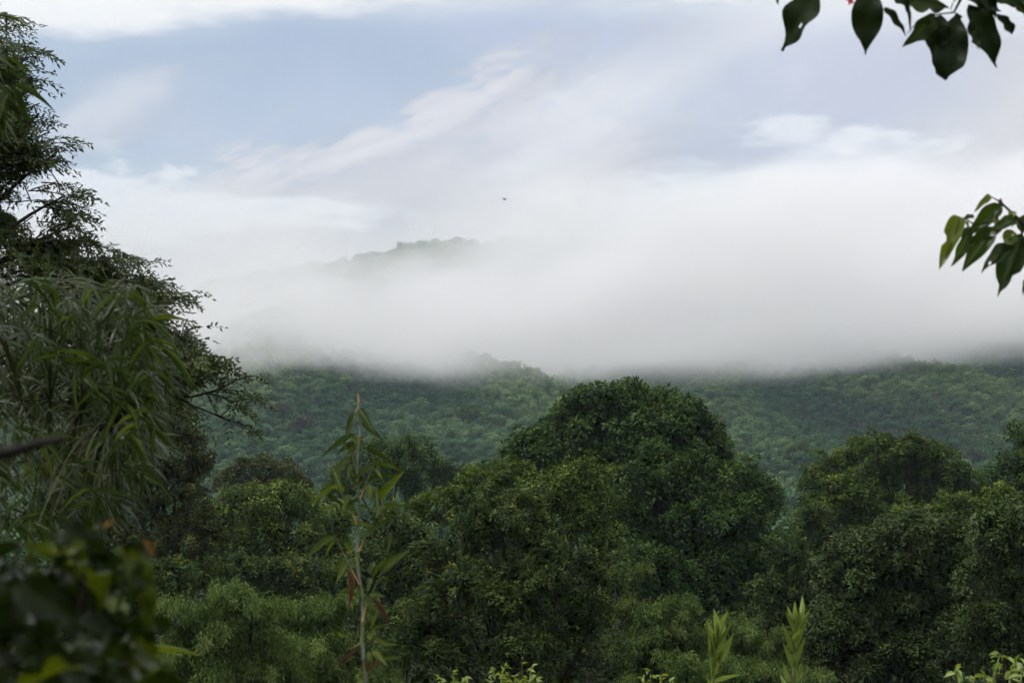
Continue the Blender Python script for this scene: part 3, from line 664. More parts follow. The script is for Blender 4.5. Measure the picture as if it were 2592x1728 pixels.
# ---- feathery tree on the left
def feathery_tree():
    rng = np.random.default_rng(11); D = 30.0
    ys = [40, 90, 120, 200, 270, 320, 335, 380, 430, 470, 510, 545, 570, 592, 620, 650, 680, 720, 760, 790, 820, 855, 880, 900, 960, 1000]
    xm = [0, 35, 70, 60, 75, 20, 95, 85, 130, 150, 170, 125, 90, 200, 285, 335, 385, 370, 385, 430, 480, 490, 430, 380, 330, 280]
    bx = P(-420, 980, D)[0]; base = np.array((bx, D + .5, float(height(bx, D + .5))))
    root = empty('feathery_tree', base); tb = Bag()
    fork = P(-380, 1000, D + .5)
    tube(tb, bez(base - (0, 0, .5), (base + fork) / 2 + (.3, 0, 0), fork, 7), np.linspace(.26, .19, 7), 9)
    limbs = []
    for ex, ey, dd in ((60, 130, .5), (90, 260, -.6), (130, 350, .3), (150, 450, -.5), (170, 520, .6), (200, 600, -.2), (310, 650, .4), (360, 690, -.6), (380, 760, .2), (430, 830, -.3), (330, 900, .4), (180, 800, .9), (60, 620, -.9), (20, 420, .9), (-20, 240, .2)):
        e = P(ex, ey, D + dd)
        m = P(-150 + .25 * ex, .5 * ey + .42 * 900, D + dd * .5) + (0, 0, .25)
        c = bez(fork, m, e, 14); limbs.append(c)
        tube(tb, c, np.linspace(.085, .014, 14), 6)
    L = np.concatenate([c[4:] for c in limbs])
    cb = Bag(); n = 0
    def twig(a, e, nf, droop=.12):
        """twig from a to e with feathery leaves along its outer part"""
        m = (a + e) / 2 + (0, 0, .10 * np.linalg.norm(e - a)); c = bez(a, m, e, 7)
        tube(tb, c, np.linspace(.011, .004, 7), 4)
        t = np.linspace(.25, 1, nf)
        pts = np.stack([np.interp(t * 6, np.arange(7), c[:, k]) for k in range(3)], -1)
        ax = unit(e - m)
        for i, p in enumerate(pts):
            sd = unit(np.cross(ax, (0, 0, 1.0))) * (1 if i % 2 else -1)
            fd = unit(ax * .7 + sd * .75 + rng.normal(0, .6, 3) * (1, 1, .6) + (.2, 0, 0))
            if i == nf - 1: fd = unit(ax + rng.normal(0, .15, 3))
            fl = rng.uniform(.20, .34); k = 5
            s = np.repeat(np.linspace(.15, 1, k), 2); side = np.tile((1, -1), k)
            fu = unit(np.array((0, -.3, 1.0)) + rng.normal(0, .45, 3)); fs = unit(np.cross(fd, fu))
            pos = p + fd * (s * fl)[:, None] - np.array((0, 0, 1.0)) * (s ** 2 * fl * .25)[:, None]
            d = fd * .75 + fs * side[:, None] * .8 + rng.normal(0, .34, (2 * k, 3)) - np.array((0, 0, .1))
            leaves(cb, DIAMOND, pos, d, fu + rng.normal(0, .25, (2 * k, 3)), rng.uniform(.075, .12, 2 * k), rng.uniform(.028, .042, 2 * k), np.clip(rng.normal(.46, .14) + rng.normal(0, .1, 2 * k), 0, 1))
    for i in range(1300):
        y = rng.uniform(60, 1000); x1 = np.interp(y, ys, xm)
        x = x1 - 14 - min(rng.exponential(110), x1 + 120) if i % 3 else rng.uniform(-90, x1 - 15)
        hole = vnoise(np.array(x / 75 + 3), np.array(y / 48), 61)
        if (y < 600 and hole > .52 and x > 40) or (y < 720 and hole > .64): continue
        e = P(x, y, D + rng.normal(0, .75))
        back = L[(L[:, 0] < e[0] + .02)]
        a = back[np.argmin(((back - e) ** 2).sum(1))] if len(back) else L[0]
        s0 = e - unit(e - a) * min(np.linalg.norm(e - a), .95); tube(tb, np.stack((a, s0)), (.012, .009), 4)
        s0 = s0 if np.linalg.norm(e - s0) > .25 else e - np.array((.4, 0, .1))
        e = s0 + (e - s0) * (1, 1, .55) + (0.02, 0, 0)
        if rng.random() < .45: s0 = e - unit(np.array((rng.normal(.2, .8), rng.normal(0, .4), rng.normal(.1, .45)))) * rng.uniform(.35, .7)
        twig(s0, e, 8)
    for tx, ty in ((105, 120), (95, 180), (112, 268), (160, 332), (135, 372), (190, 432), (205, 470), (215, 515), (178, 545), (282, 594), (215, 610), (350, 612), (388, 652), (442, 682), (408, 720), (434, 765), (480, 790), (530, 822), (542, 852), (455, 850), (60, 60), (40, 330)):
        for j in range(4):                                       # sprays that stick out of the crown
            ex, ey = tx - abs(rng.normal(0, 26)), ty + rng.normal(0, 17); dd = D + rng.normal(0, .5)
            twig(P(ex - rng.uniform(60, 120), ey + rng.uniform(-22, 40), dd), P(ex, ey, dd), 7)
    # the low bare bough that reaches out before the hill
    c = np.array([P(x, y, D - .2) for x, y in ((120, 920), (300, 885), (390, 905), (440, 912), (500, 895), (545, 872), (588, 862))])
    tube(tb, c, np.linspace(.035, .006, 7), 6)
    c2 = np.array([P(x, y, D - .1) for x, y in ((390, 905), (440, 930), (490, 950), (520, 965), (550, 970), (585, 985))]); tube(tb, c2, np.linspace(.016, .005, 6), 5)
    c3 = np.array([P(x, y, D) for x, y in ((505, 957), (525, 940), (535, 920))]); tube(tb, c3, (.009, .007, .005), 4)
    for (ax_, ay), (ex, ey), nf in (((540, 874), (592, 862), 5), ((500, 895), (575, 905), 6), ((470, 903), (545, 925), 6), ((530, 925), (588, 915), 5), ((440, 912), (520, 900), 6), ((520, 930), (560, 945), 4),
                                    ((490, 950), (560, 985), 4), ((545, 970), (585, 1000), 3), ((430, 925), (470, 965), 4), ((440, 890), (510, 868), 5), ((400, 880), (450, 850), 6), ((340, 890), (420, 930), 6)):
        twig(P(ax_, ay, D - .1), P(ex, ey, D + rng.normal(0, .1)), nf)
    link('trunk', tb.mesh('trunk', TWIG, True, base), root)
    link('crown', cb.mesh('crown', N_FEA, False, base), root)
    tag(root, 'tall feathery-leaved tree against the sky along the left edge', 'tree')
feathery_tree()

# ---- bamboo hanging in from the left
BLADES = [leaf_mesh('lance', N_BAM, t, 20 + i, 7, 1, c) for i, (t, c) in enumerate(((.25, .12), (.38, .2), (.5, .1), (.62, .25), (.78, .18), (.9, .12)))]
def bamboo(name, label, culms, nodes, seed, parts=300, bright=.42):
    """nodes: (point, outward direction, leaf length); a fan of hanging leaves at each"""
    rng = np.random.default_rng(seed)
    base = culms[0][0]; root = empty(name, base)
    cu = []
    for c in culms:
        b = Bag(); pts = bez(c[0], c[1], c[2], 16); cu.append(pts); tube(b, pts, np.linspace(.018, .005, 16), 8)
        link('culm', b.mesh('culm', WITHY, True, base), root)
    C = np.concatenate(cu); tb, cb = Bag(), Bag(); allv = []
    for p, out, ll in nodes:
        a = C[np.argmin(((C - p) ** 2).sum(1) + .3 * np.maximum(0, p[2] - C[:, 2]) ** 2)]
        tube(tb, bez(a, (a + p) / 2 + (0, 0, .18 * np.linalg.norm(p - a)), p, 6), np.linspace(.005, .002, 6), 4)
        k = int(rng.integers(5, 9))
        for i in range(k):
            f = (i - (k - 1) / 2) / k
            d = unit(out * rng.uniform(.1, 1.0) + np.array((f * 2.0, rng.normal(0, .5), -.5)) + rng.normal(0, .42, 3))
            q = p - unit(out) * rng.uniform(0, .08) + rng.normal(0, .012, 3)
            nr = np.array((rng.normal(0, .5), -.6 + rng.normal(0, .4), .8))
            allv.append((q, d, nr, ll * rng.uniform(.65, 1.15), np.clip(rng.normal(bright, .17), 0, 1)))
    allv.sort(key=lambda v: v[0][1])
    vis = [v for v in allv if v[0][0] / v[0][1] > -.258 and abs(v[0][2] - EYE - .085 * v[0][1] * .5) < .2 * v[0][1]]
    chosen = set(id(v) for v in vis[:parts])
    for v in allv:
        q, d, nr, l, t = v
        if id(v) in chosen:
            leaf_obj(root, BLADES[min(5, int(t * 6))], q, d, nr, l, l * rng.uniform(.065, .10))
    rest = [v for v in allv if id(v) not in chosen]
    if rest:
        leaves(cb, BLADE, np.array([v[0] for v in rest]), np.array([v[1] for v in rest]), np.array([v[2] for v in rest]), np.array([v[3] for v in rest]), np.array([v[3] * .09 for v in rest]), np.array([v[4] for v in rest]))
        o = link('foliage', cb.mesh('foliage', N_BAM, False, base), root); o['kind'] = 'stuff'
    link('branchwork', tb.mesh('branchwork', WITHY, True, base), root)
    return tag(root, label, 'bamboo', 'bamboo hanging in along the left edge')

def hanging_nodes(n, rng, D):
    ys = [640, 690, 720, 770, 820, 870, 950, 1000, 1060, 1130, 1200, 1260]; xr = [120, 300, 340, 365, 385, 398, 380, 365, 350, 320, 265, 200]
    out = []
    while len(out) < n:
        y = rng.uniform(655, 1250); x1 = np.interp(y, ys, xr); x = x1 - rng.exponential(75) if rng.random() < .5 else rng.uniform(-60, x1)
        if x < -90: continue
        if y < 720 and rng.random() < .45: continue
        d = D + rng.normal(0, .7)
        out.append((P(x, y - 25, d), np.array((.75, rng.normal(0, .25), -.25 - .2 * (y > 900))), S(80, D) * rng.uniform(.6, 1.2)))
    return out
rb = np.random.default_rng(71)
def root_at(x, y): return np.array((x, y, float(height(x, y)) - .1))
bamboo('bamboo_clump', 'mass of drooping narrow bamboo leaves in front of the feathery tree', [(root_at(-3.6, 9.2), P(-260, 420, 9.2), P(330, 700, 9.0)), (root_at(-3.5, 9.6), P(-260, 500, 9.6), P(360, 840, 9.6)), (root_at(-3.4, 8.8), P(-300, 640, 8.8), P(260, 980, 8.8)), (root_at(-3.3, 9.8), P(-240, 760, 9.8), P(240, 1150, 9.8))],
       hanging_nodes(720, rb, 9.2), 72, bright=.29)
top_nodes = [(P(x, y, 9.0 + rb.normal(0, .15)), np.array((ox, .1, oz)), S(l, 9)) for x, y, ox, oz, l in (
    (5, 42, .9, -.1, 105), (-20, 45, .6, -.5, 120), (-30, 120, .6, -.4, 130), (15, 125, .8, -.1, 125), (-10, 190, .6, -.3, 130), (30, 215, .4, -.5, 110), (-25, 250, .3, -.6, 120), (5, 245, .25, -.8, 110), (-50, 90, .5, -.3, 120), (-45, 300, .4, -.3, 110), (25, 235, .5, -.6, 110), (-15, 260, .2, -.9, 100))]
bamboo('bamboo_clump', 'bamboo spray hanging into the upper left corner', [(root_at(-3.9, 9.0), P(-600, 200, 9), P(15, 30, 9)), (root_at(-3.85, 9.1), P(-500, 300, 9), P(10, 200, 9))], top_nodes, 73, bright=.36)
low_nodes = [(P(x, y, 5.4 + rb.normal(0, .2)), np.array((ox, .0, oz)), S(l, 5.4)) for x, y, ox, oz, l in ((250, 1500, .9, .25, 150), (300, 1490, 1.0, .1, 150), (225, 1520, .5, .3, 130), (330, 1520, 1., -.2, 130), (280, 1540, .7, .1, 120), (190, 1560, .6, .3, 130))]
bamboo('bamboo_clump', 'pale arching bamboo leaves at the bottom edge beside the dark bush', [(root_at(-1.5, 5.4), P(150, 1480, 5.4), P(290, 1490, 5.4))], low_nodes, 74, bright=.8)

# ---- broad-leaved bush, close and out of focus, lower left corner
def corner_bush():
    rng = np.random.default_rng(91); D = 2.2; kk = D / 3.6
    base = np.array((-.62, D, float(height(-.62, D)))); root = empty('broadleaf_bush', base)
    kinds = [leaf_mesh('ovate' if i % 2 else 'lance', N_BROAD, t, 30 + i, 8, 2, c, .12, 1.0) for i, (t, c) in enumerate(((.1, .2), (.22, .3), (.35, .2), (.5, .35), (.68, .25), (.85, .2)))]
    oranges = [leaf_mesh('lance', N_ORANGE, .5, 41, 7, 2, .3), leaf_mesh('ovate', N_ORANGE, .3, 42, 7, 2, .35)]
    tb = Bag(); tips = []
    for ex, ey, dd in ((60, 1300, .1), (200, 1290, -.1), (290, 1300, .2), (130, 1420, -.3), (240, 1440, .1), (20, 1480, -.4), (120, 1540, -.5), (300, 1480, 0), (-40, 1350, .2), (40, 1250, .4)):
        e = P(ex, ey, D + dd * kk); tips.append(e)
        tube(tb, bez(base + rng.normal(0, .04, 3) * (1, 1, 0), (base + e) / 2 + (-.06, 0, .06), e, 10), np.linspace(.006, .002, 10), 6)
    bough = np.array([P(x, y, 2.2) for x, y in ((-300, 1075), (-100, 1052), (20, 1040), (90, 1018), (150, 1006))])
    tube(tb, np.concatenate((base[None], P(-420, 1300, 2.2)[None], bough)), (.014, .013, .009, .0078, .0066, .005, .0036), 7)
    link('stem', tb.mesh('stem', plain_mat('black wet bark', (.004, .003, .002), (.012, .009, .007), 9.0), True, base), root)
    for i in range(150):
        t = tips[int(rng.integers(len(tips)))]
        p = t + rng.normal(0, 1, 3) * (S(80, D), .09, S(75, D)) - (0, 0, S(35, D) * abs(rng.normal(0, 1)))
        lim = 1185 + max(0, (abs(p[0] / p[1] * FPX + 1176 - 260) - 60)) * .25
        if (EYE - p[2]) / p[1] * FPX + 980 < lim or p[0] / p[1] * FPX + 1176 > 335: continue
        d = np.array((rng.normal(.25, .7), rng.normal(0, .5), rng.normal(-.45, .45))); L = S(rng.uniform(95, 175), D)
        if rng.random() < .0: leaf_obj(root, oranges[i % 2], p, d, (rng.normal(0, .4), -.6, .7), L * .8, L * .28)
        else: leaf_obj(root, kinds[int(np.clip(rng.normal(1.6, 1.9), 0, 5))], p, d, (rng.normal(0, .9), -.35 + rng.normal(0, .8), .6 + rng.normal(0, .5)), L, L * rng.uniform(.36, .5))
    for px, py, tx, ty, L in ((235, 1212, 262, 1190, .5), (262, 1255, 305, 1290, 1), (225, 1245, 160, 1330, 1.1), (300, 1260, 352, 1420, 1.), (330, 1320, 345, 1450, .8), (150, 1270, 235, 1235, .9), (330, 1240, 360, 1275, .6), (70, 1240, 75, 1290, .5), (110, 1060, 115, 1095, .5), (55, 1060, 80, 1110, .6)):
        a, b = P(px, py, D - .05), P(tx, ty, D - .05); og = (px, py) in ((235, 1212), (330, 1240))
        l = float(np.linalg.norm(b - a))
        leaf_obj(root, oranges[0] if og else kinds[4], a, b - a, (.1, -.7, .7), l, l * .36)
    tag(root, 'dark glossy broad-leaved bush with two orange leaves, out of focus', 'bush')
corner_bush()

# ---- slender bamboo shoot in the middle
def shoot():
    D = 8.0; rng = np.random.default_rng(5)
    A = lambda x, y: Q(750 + x / 4.02, 960 + y / 4.02, D)
    B = lambda x, y: Q(750 + x / 3.94, 1330 + y / 3.94, D)
    pts = [A(630, 140), A(637, 235), A(628, 330), A(625, 450), A(628, 580), A(628, 700), A(630, 900), A(625, 1080), A(635, 1290), B(615, 100), B(625, 260), B(630, 400), B(636, 590), B(640, 700), B(655, 960), B(660, 1170), B(668, 1330), B(670, 1480), Q(922, 1760, D)]
    g = root_at(pts[-1][0] + .01, D); root = empty('bamboo_shoot', g)
    pts.append(g); pts = np.array(pts[::-1]); n = len(pts); pts[:, 0] += .006 * np.sin(np.arange(n) * 1.3) + .004 * np.sin(np.arange(n) * .5)
    rad = np.interp(np.arange(n), [0, 2, 10, n - 4, n - 1], [.0085, .0078, .0056, .0042, .0020])
    for i in range(n - 1):                                        # one mesh per internode
        b = Bag(); a0, a1 = pts[i], pts[i + 1]
        tube(b, np.stack((a0, a0 + (a1 - a0) * .04, a0 + (a1 - a0) * .1, a0 + (a1 - a0) * .93, a1)), np.array((1.25, 1.25, 1.0, 1.0, 1.05)) * rad[i:i + 2].mean(), 8)
        link('internode', b.mesh('internode', CULM if i % 2 else STALK, True, g), root)
    for p0, p1, w in ((A(636, 238), A(629, 142), 14), (A(600, 345), A(636, 250), 12), (A(634, 1240), A(705, 1090), 14), (A(618, 1480), A(565, 1340), 14), (B(622, 255), B(670, 165), 16), (B(628, 585), B(545, 425), 18), (B(655, 958), B(702, 775), 22), (A(627, 640), A(630, 560), 10)):
        b = Bag(); r = S(w / 4.0 * K * .5, D); v = np.array((0, -.004, 0))
        tube(b, np.stack((p0, p0 * .7 + p1 * .3, p1)) + v, (r, r * .9, r * .3), 6); link('sheath', b.mesh('sheath', SHEATH, True, g), root)
    br = Bag()
    for c in ((A(634, 1240), A(740, 1000), A(830, 760)), (A(620, 1470), A(560, 1330), A(390, 1060)), (B(620, 250), B(690, 100), A(880, 1290)), (B(625, 580), B(540, 430), B(390, 110)), (B(655, 955), B(730, 700), B(860, 450)),
              (B(660, 1170), B(600, 1190), B(540, 1230)), (B(700, 1500), B(740, 1300), B(790, 1140)), (A(625, 960), A(590, 900), A(540, 620)), (B(690, 100), B(800, 0), A(980, 1440))):
        tube(br, bez(*c, 8) + (0, -.002, 0), np.linspace(.0045, .0018, 8), 5)
    link('side_branch', br.mesh('side_branch', STALK, True, g), root)
    meshes = [leaf_mesh('lance', N_BAM, t, 50 + i, 8, 2, c, .14) for i, (t, c) in enumerate(((.45, .08), (.6, .15), (.75, .1), (.9, .12)))]
    dead = leaf_mesh('lance', N_DEAD, .5, 60, 8, 2, .15, .3); dead2 = leaf_mesh('lance', N_DEAD, .15, 61, 8, 2, .1, .3)
    LA = ((645, 295, 805, 540, 80, 0), (592, 350, 513, 590, 75, 0), (655, 450, 875, 612, 60, 0), (610, 560, 258, 778, 55, 0), (560, 610, 572, 830, 50, 1), (512, 600, 488, 725, 32, 1), (690, 700, 1035, 862, 32, 0), (820, 860, 1135, 932, 36, 1), (720, 1050, 1082, 948, 62, 0),
          (860, 1232, 1087, 925, 92, 2), (540, 820, 388, 932, 60, 1), (572, 860, 520, 1022, 45, 2), (740, 1070, 738, 1225, 65, 3), (810, 1090, 842, 1305, 60, 1), (368, 895, 482, 1135, 72, 1), (422, 1090, 155, 1258, 50, 2), (300, 1180, 545, 1312, 32, 0), (560, 1180, 468, 1352, 45, 3),
          (890, 1290, 1105, 1278, 42, 1), (880, 1290, 805, 1405, 50, 2), (640, 1290, 805, 1335, 35, 1), (350, 1420, 405, 1565, 36, 0), (985, 1448, 715, 1545, 62, 0), (770, 1400, 1005, 1472, 16, 1), (800, 900, 880, 1000, 40, 2), (560, 1250, 600, 1400, 50, 1), (480, 1000, 530, 1200, 40, 0))
    LB = ((392, 110, 78, 312, 72, 1), (392, 130, 268, 325, 26, 2), (470, 170, 532, 312, 62, 1), (480, 335, 346, 475, 36, 1), (500, 370, 418, 535, 60, 2), (740, 490, 772, 355, 80, 0), (760, 505, 905, 298, 56, 1), (850, 470, 1105, 236, 100, 1), (742, 520, 718, 645, 52, 1), (740, 680, 885, 692, 52, 1),
          (720, 1135, 772, 1055, 62, 3), (790, 1140, 915, 1158, 52, 2), (880, 1180, 1005, 1192, 30, 2), (780, 1240, 905, 1355, 70, 2), (720, 1250, 760, 1400, 60, 2), (540, 340, 600, 400, 40, 0), (760, 1100, 800, 1040, 50, 2), (690, 1560, 600, 1570, 60, 3))
    for fn, LL in ((A, LA), (B, LB)):
        for x0, y0, x1, y1, w, k in LL:
            a, b = fn(x0, y0), fn(x1, y1); b = b + (0, rng.normal(-.04, .05), 0); l = float(np.linalg.norm(b - a))
            leaf_obj(root, meshes[k], a, b - a, (rng.normal(0, .3), -.9, .45), l, S(w / 4.0 * K, D) * 1.1)
    for i in range(34):                                          # smaller leaves on the side branches
        x0, y0 = ((800, 800), (700, 1050), (480, 1150), (420, 1060), (560, 1350), (860, 1330), (940, 1420), (560, 850), (560, 640), (760, 900))[i % 10]
        a = (A if i % 3 else B)(x0 + rng.normal(0, 45) * (1 if i % 3 else .8), y0 + rng.normal(0, 60)); d = np.array((rng.normal(0, 1), rng.normal(-.2, .4), rng.normal(-.45, .5))); l = rng.uniform(.05, .11)
        leaf_obj(root, meshes[int(rng.integers(4))], a, d, (rng.normal(0, .4), -.9, .4), l, l * rng.uniform(.16, .26))
    for me, x0, y0, x1, y1, w in ((dead, 512, 435, 538, 830, 55), (dead2, 745, 725, 945, 1020, 48), (dead, 640, 1180, 318, 1450, 26), (dead, 740, 1310, 735, 1470, 40), (dead, 800, 1300, 790, 1420, 36), (dead, 690, 1330, 720, 1500, 30)):
        a, b = B(x0, y0), B(x1, y1); l = float(np.linalg.norm(b - a)); leaf_obj(root, me, a, b - a, (.35, -.9, .2), l, S(w / 4.0 * K, D), 'dry_leaf')
    tag(root, 'slender upright bamboo shoot with pale culm and orange sheaths', 'bamboo')
shoot()

# ---- two lily-like shoots at the bottom edge
def lily(label, fn, stem, LL, sc_, seed, D=10.0):
    rng = np.random.default_rng(seed); pts = [fn(*p) for p in stem]; g = root_at(pts[-1][0], D); root = empty('leafy_shoot', g)
    b = Bag(); pts = np.array(pts + [g]); tube(b, pts, np.linspace(.004, .011, len(pts)), 7); link('stem', b.mesh('stem', STALK, True, g), root)
    ms = [leaf_mesh('lance', N_LILY, t, 70 + i, 8, 2, c, .25) for i, (t, c) in enumerate(((.15, -.08), (.35, -.12), (.6, -.05)))]
    for x0, y0, x1, y1, w, k in LL:
        a, e = fn(x0, y0), fn(x1, y1); e = e + (0, rng.normal(0, .04), 0); l = float(np.linalg.norm(e - a))
        leaf_obj(root, ms[k], a, e - a, (rng.normal(0, .5), -.9, .3), l, S(w / sc_ * K, D))
    tag(root, label, 'shoot', 'leafy shoots at the bottom edge')
lily('broader of the two pale green lily-like shoots, with upright pointed leaves', lambda x, y: Q(1250 + x / 1.894, 900 + y / 1.894, 10.0), [(1060, 1390), (1058, 1470), (1048, 1568), (1046, 1600)],
     [(1060, 1400, 1050, 1212, 36, 2), (1065, 1395, 1136, 1226, 34, 1), (1050, 1402, 1018, 1272, 30, 1), (1062, 1470, 1143, 1322, 36, 1), (1048, 1545, 1036, 1358, 40, 0), (1070, 1380, 1147, 1255, 16, 0), (1055, 1565, 1184, 1524, 22, 2), (1040, 1600, 1012, 1535, 22, 1),
      (1058, 1420, 1075, 1290, 34, 0), (1052, 1440, 1026, 1310, 30, 0), (1058, 1500, 1100, 1400, 30, 1), (1060, 1430, 1110, 1290, 26, 2)], 1.894, 1)
lily('taller, narrower lily-like shoot with alternate pointed leaves on a pale stem', lambda x, y: Q(1892 + x / 2.313, 1050 + y / 2.313, 10.0), [(285, 1200), (284, 1260), (280, 1330), (272, 1470), (268, 1568), (266, 1600)],
     [(285, 1210, 280, 1088, 26, 2), (280, 1205, 238, 1105, 18, 1), (290, 1215, 327, 1066, 20, 2), (272, 1285, 212, 1148, 20, 0), (290, 1275, 377, 1136, 20, 1), (266, 1395, 210, 1218, 26, 0), (290, 1375, 360, 1186, 24, 1), (264, 1475, 210, 1335, 30, 0), (285, 1475, 350, 1300, 30, 0),
      (257, 1565, 211, 1438, 28, 1), (285, 1570, 323, 1438, 30, 0), (280, 1250, 302, 1128, 22, 1), (282, 1240, 262, 1140, 20, 0), (250, 1600, 215, 1530, 24, 1), (278, 1320, 318, 1240, 20, 1)], 2.313, 2)

# ---- fresh green sprigs along the bottom edge
SPRIG = [leaf_mesh('ovate', N_LILY if i < 2 else M_FRESH, t, 80 + i, 7, 2, .2, .2) for i, t in enumerate((.4, .75, .35, .7))]
def sprig(label, D, paths, seed, size, lean=-.35):
    """paths: stems as print positions from the ground to the tip, with the number of leaves on each"""
    rng = np.random.default_rng(seed); x0 = np.mean([p[0][0] for p, _ in paths]); g = root_at(P(x0, 980, D)[0], D); root = empty('leafy_sprig', g); b = Bag()
    for path, tips in paths:
        c = np.array([P(*p, D + rng.normal(0, .12)) for p in path]); c[0] = (P(path[0][0], 980, D) * (1, 1, 0)) + (0, 0, g[2]); t = np.linspace(0, len(c) - 1, 9)
        c = np.stack([np.interp(t, np.arange(len(c)), c[:, k]) for k in range(3)], -1); tube(b, c, np.linspace(.011, .0025, 9), 5)
        for i in range(tips):
            f = 8 - 4.5 * rng.random() ** 1.5; k = min(int(f), 7); p = c[k] + (c[k + 1] - c[k]) * (f - k) + rng.normal(0, .006, 3)
            l = S(rng.uniform(.6, 1.25) * size, D)
            leaf_obj(root, SPRIG[int(rng.integers(4))], p, (rng.normal(0, .9), rng.normal(-.2, .5), rng.normal(lean, .5)), (rng.normal(0, .5), -.5, .8), l, l * rng.uniform(.34, .48))
    link('stem', b.mesh('stem', STALK, True, g), root)
    tag(root, label, 'plant', 'fresh leafy sprigs along the bottom edge')
X = lambda x, y: ((1892 + x / 2.313) * K, (1050 + y / 2.313) * K)
sprig('fresh light green leafy sprigs in the bottom right corner', 12.0, [((X(1445, 1700), X(1440, 1568), X(1452, 1490), X(1480, 1395)), 12), ((X(1240, 1700), X(1225, 1568), X(1215, 1510), X(1235, 1480)), 10), ((X(1540, 1700), X(1535, 1568), X(1545, 1490), X(1580, 1440)), 16),
      ((X(1310, 1700), X(1310, 1568), X(1300, 1530)), 8), ((X(1610, 1700), X(1600, 1560), X(1610, 1460)), 14), ((X(1400, 1700), X(1395, 1570), X(1390, 1530)), 8)], 8, 24)
rk = np.random.default_rng(19)
sprig('yellow-green sprigs at the bottom edge below the vine-draped tree', 16.0, [(((x + rk.normal(0, 8), 1680), (x + rk.normal(0, 6), 1590), (x + rk.normal(0, 9), y)), 13) for x, y in
      ((1195, 1510), (1170, 1528), (1215, 1530), (1150, 1545), (1120, 1535), (1240, 1552), (1045, 1545), (1018, 1558), (1080, 1556), (1185, 1550))], 9, 17, .1)
sprig('small pale sprigs at the bottom edge left of the first lily-like shoot', 18.0, [(((x + rk.normal(0, 8), 1680), (x, 1600), (x + rk.normal(0, 6), y)), 10) for x, y in ((1500, 1535), (1525, 1545), (1480, 1556), (1545, 1558))], 10, 15, .1)

# ---- leaves that hang in from a tree beside the camera, upper right
def overhang():
    D = 6.0; rng = np.random.default_rng(3); fn = lambda x, y, d=D: Q(1960 + x / 3.72, y / 3.72, d)
    g = root_at(2.7, D + .4); root = empty('overhanging_tree', g); b = Bag()
    top = fn(2600, -900); tube(b, bez(g - (0, 0, .2), (g + top) / 2 + (.1, 0, 0), top + (.35, .1, .2), 8), np.linspace(.06, .035, 8), 8)
    hub1, hub2 = fn(1690, 120), fn(900, -160)
    tube(b, bez(top + (.35, .1, .2), fn(2300, -420), fn(1780, -60), 8), np.linspace(.02, .006, 8), 6); tube(b, bez(fn(1780, -60), fn(1740, 30), hub1, 6), np.linspace(.006, .003, 6), 5)
    tube(b, bez(fn(2300, -300), fn(1500, -420), hub2, 8), np.linspace(.010, .004, 8), 5); tube(b, bez(hub2, fn(650, -230), fn(460, -150), 5), (.004, .003, .003, .003, .002), 4)
    tube(b, bez(fn(1500, -250), fn(1330, -60), fn(1250, 40), 6), np.linspace(.006, .002, 6), 4); tube(b, bez(hub1, fn(1380, 130), fn(1250, 320), 6), np.linspace(.0025, .0012, 6), 4); tube(b, bez(fn(1780, -60), fn(1640, 20), fn(1670, 130), 5), (.003, .002, .0015, .0015, .001), 4)
    link('branch', b.mesh('branch', TWIG, True, g), root)
    for x0, y0, x1, y1, w, shp, t, bites, holes, curl in (
        (460, -150, 75, 432, 350, 'ovate', .25, (), ((9, 2),), .10), (890, -130, 866, 504, 300, 'ovate', .2, ((1, .8, .12, .03),), (), .08), (1035, 70, 1242, 332, 80, 'lance', .2, (), (), .1), (1225, -60, 1255, 315, 50, 'lance', .2, (), (), .1),
        (1520, 130, 1225, 462, 200, 'ovate', .62, ((-1, .75, .4, .1),), (), .12), (1570, 140, 1492, 535, 250, 'ovate', .15, ((1, .85, .3, .05),), (), .1), (1720, 130, 1612, 748, 320, 'blunt', .1, ((-1, .95, .75, .09), (1, .88, .15, .05)), (), .06),
        (1850, 200, 1902, 478, 130, 'ovate', .5, ((1, .6, .5, .06),), (), .1), (1840, 40, 2135, 616, 270, 'ovate', .2, (), (), .1), (2090, 130, 2290, 296, 110, 'blunt', .2, ((-1, .9, .5, .08),), (), .1), (1240, 30, 1660, 40, 230, 'ovate', .6, ((1, .5, .3, .06),), (), .2),
        (1790, -60, 2180, 70, 220, 'ovate', .3, (), (), .15), (2230, -20, 2420, 170, 120, 'lance', .75, (), (), .2), (1700, 120, 1790, 240, 90, 'ovate', .8, (), (), .1), (1100, -60, 1290, 60, 150, 'ovate', .2, (), (), .1), (2050, -50, 2330, 60, 150, 'ovate', .4, (), (), .2),
        (1950, -120, 2120, 150, 200, 'ovate', .25, (), (), .1), (15, -60, 38, 48, 40, 'lance', .3, (), (), .05), (1560, -120, 1900, 30, 160, 'ovate', .15, (), (), .1), (2300, -100, 2480, 60, 180, 'ovate', .5, (), (), .1)):
        me = leaf_mesh(shp, N_OVER, t, int(x0) + 5, 16, 4, curl, .10, .6, bites, holes)
        a, e = fn(x0, y0), fn(x1, y1); e = e + (0, rng.normal(0, .03), 0); l = float(np.linalg.norm(e - a)); leaf_obj(root, me, a, e - a, (rng.normal(0, .25), -.95, .3), l, S(w / 3.72 * K, D) * 1.0)
    for i in range(5):
        a = fn(720, 10); e = fn(715 + 42 * math.cos(i * 1.26 + 2), 5 + 52 * math.sin(i * 1.26 + 2)); l = float(np.linalg.norm(e - a))
        leaf_obj(root, leaf_mesh('ovate', PETAL, .5, i, 5, 1, .2), a + (0, -.004, 0), e - a, (0, -1, .2), l, l * .6, 'petal')
    tag(root, 'broad dark leaves of an overhanging tree in the upper right corner', 'tree', 'trees leaning in beside the camera')
overhang()

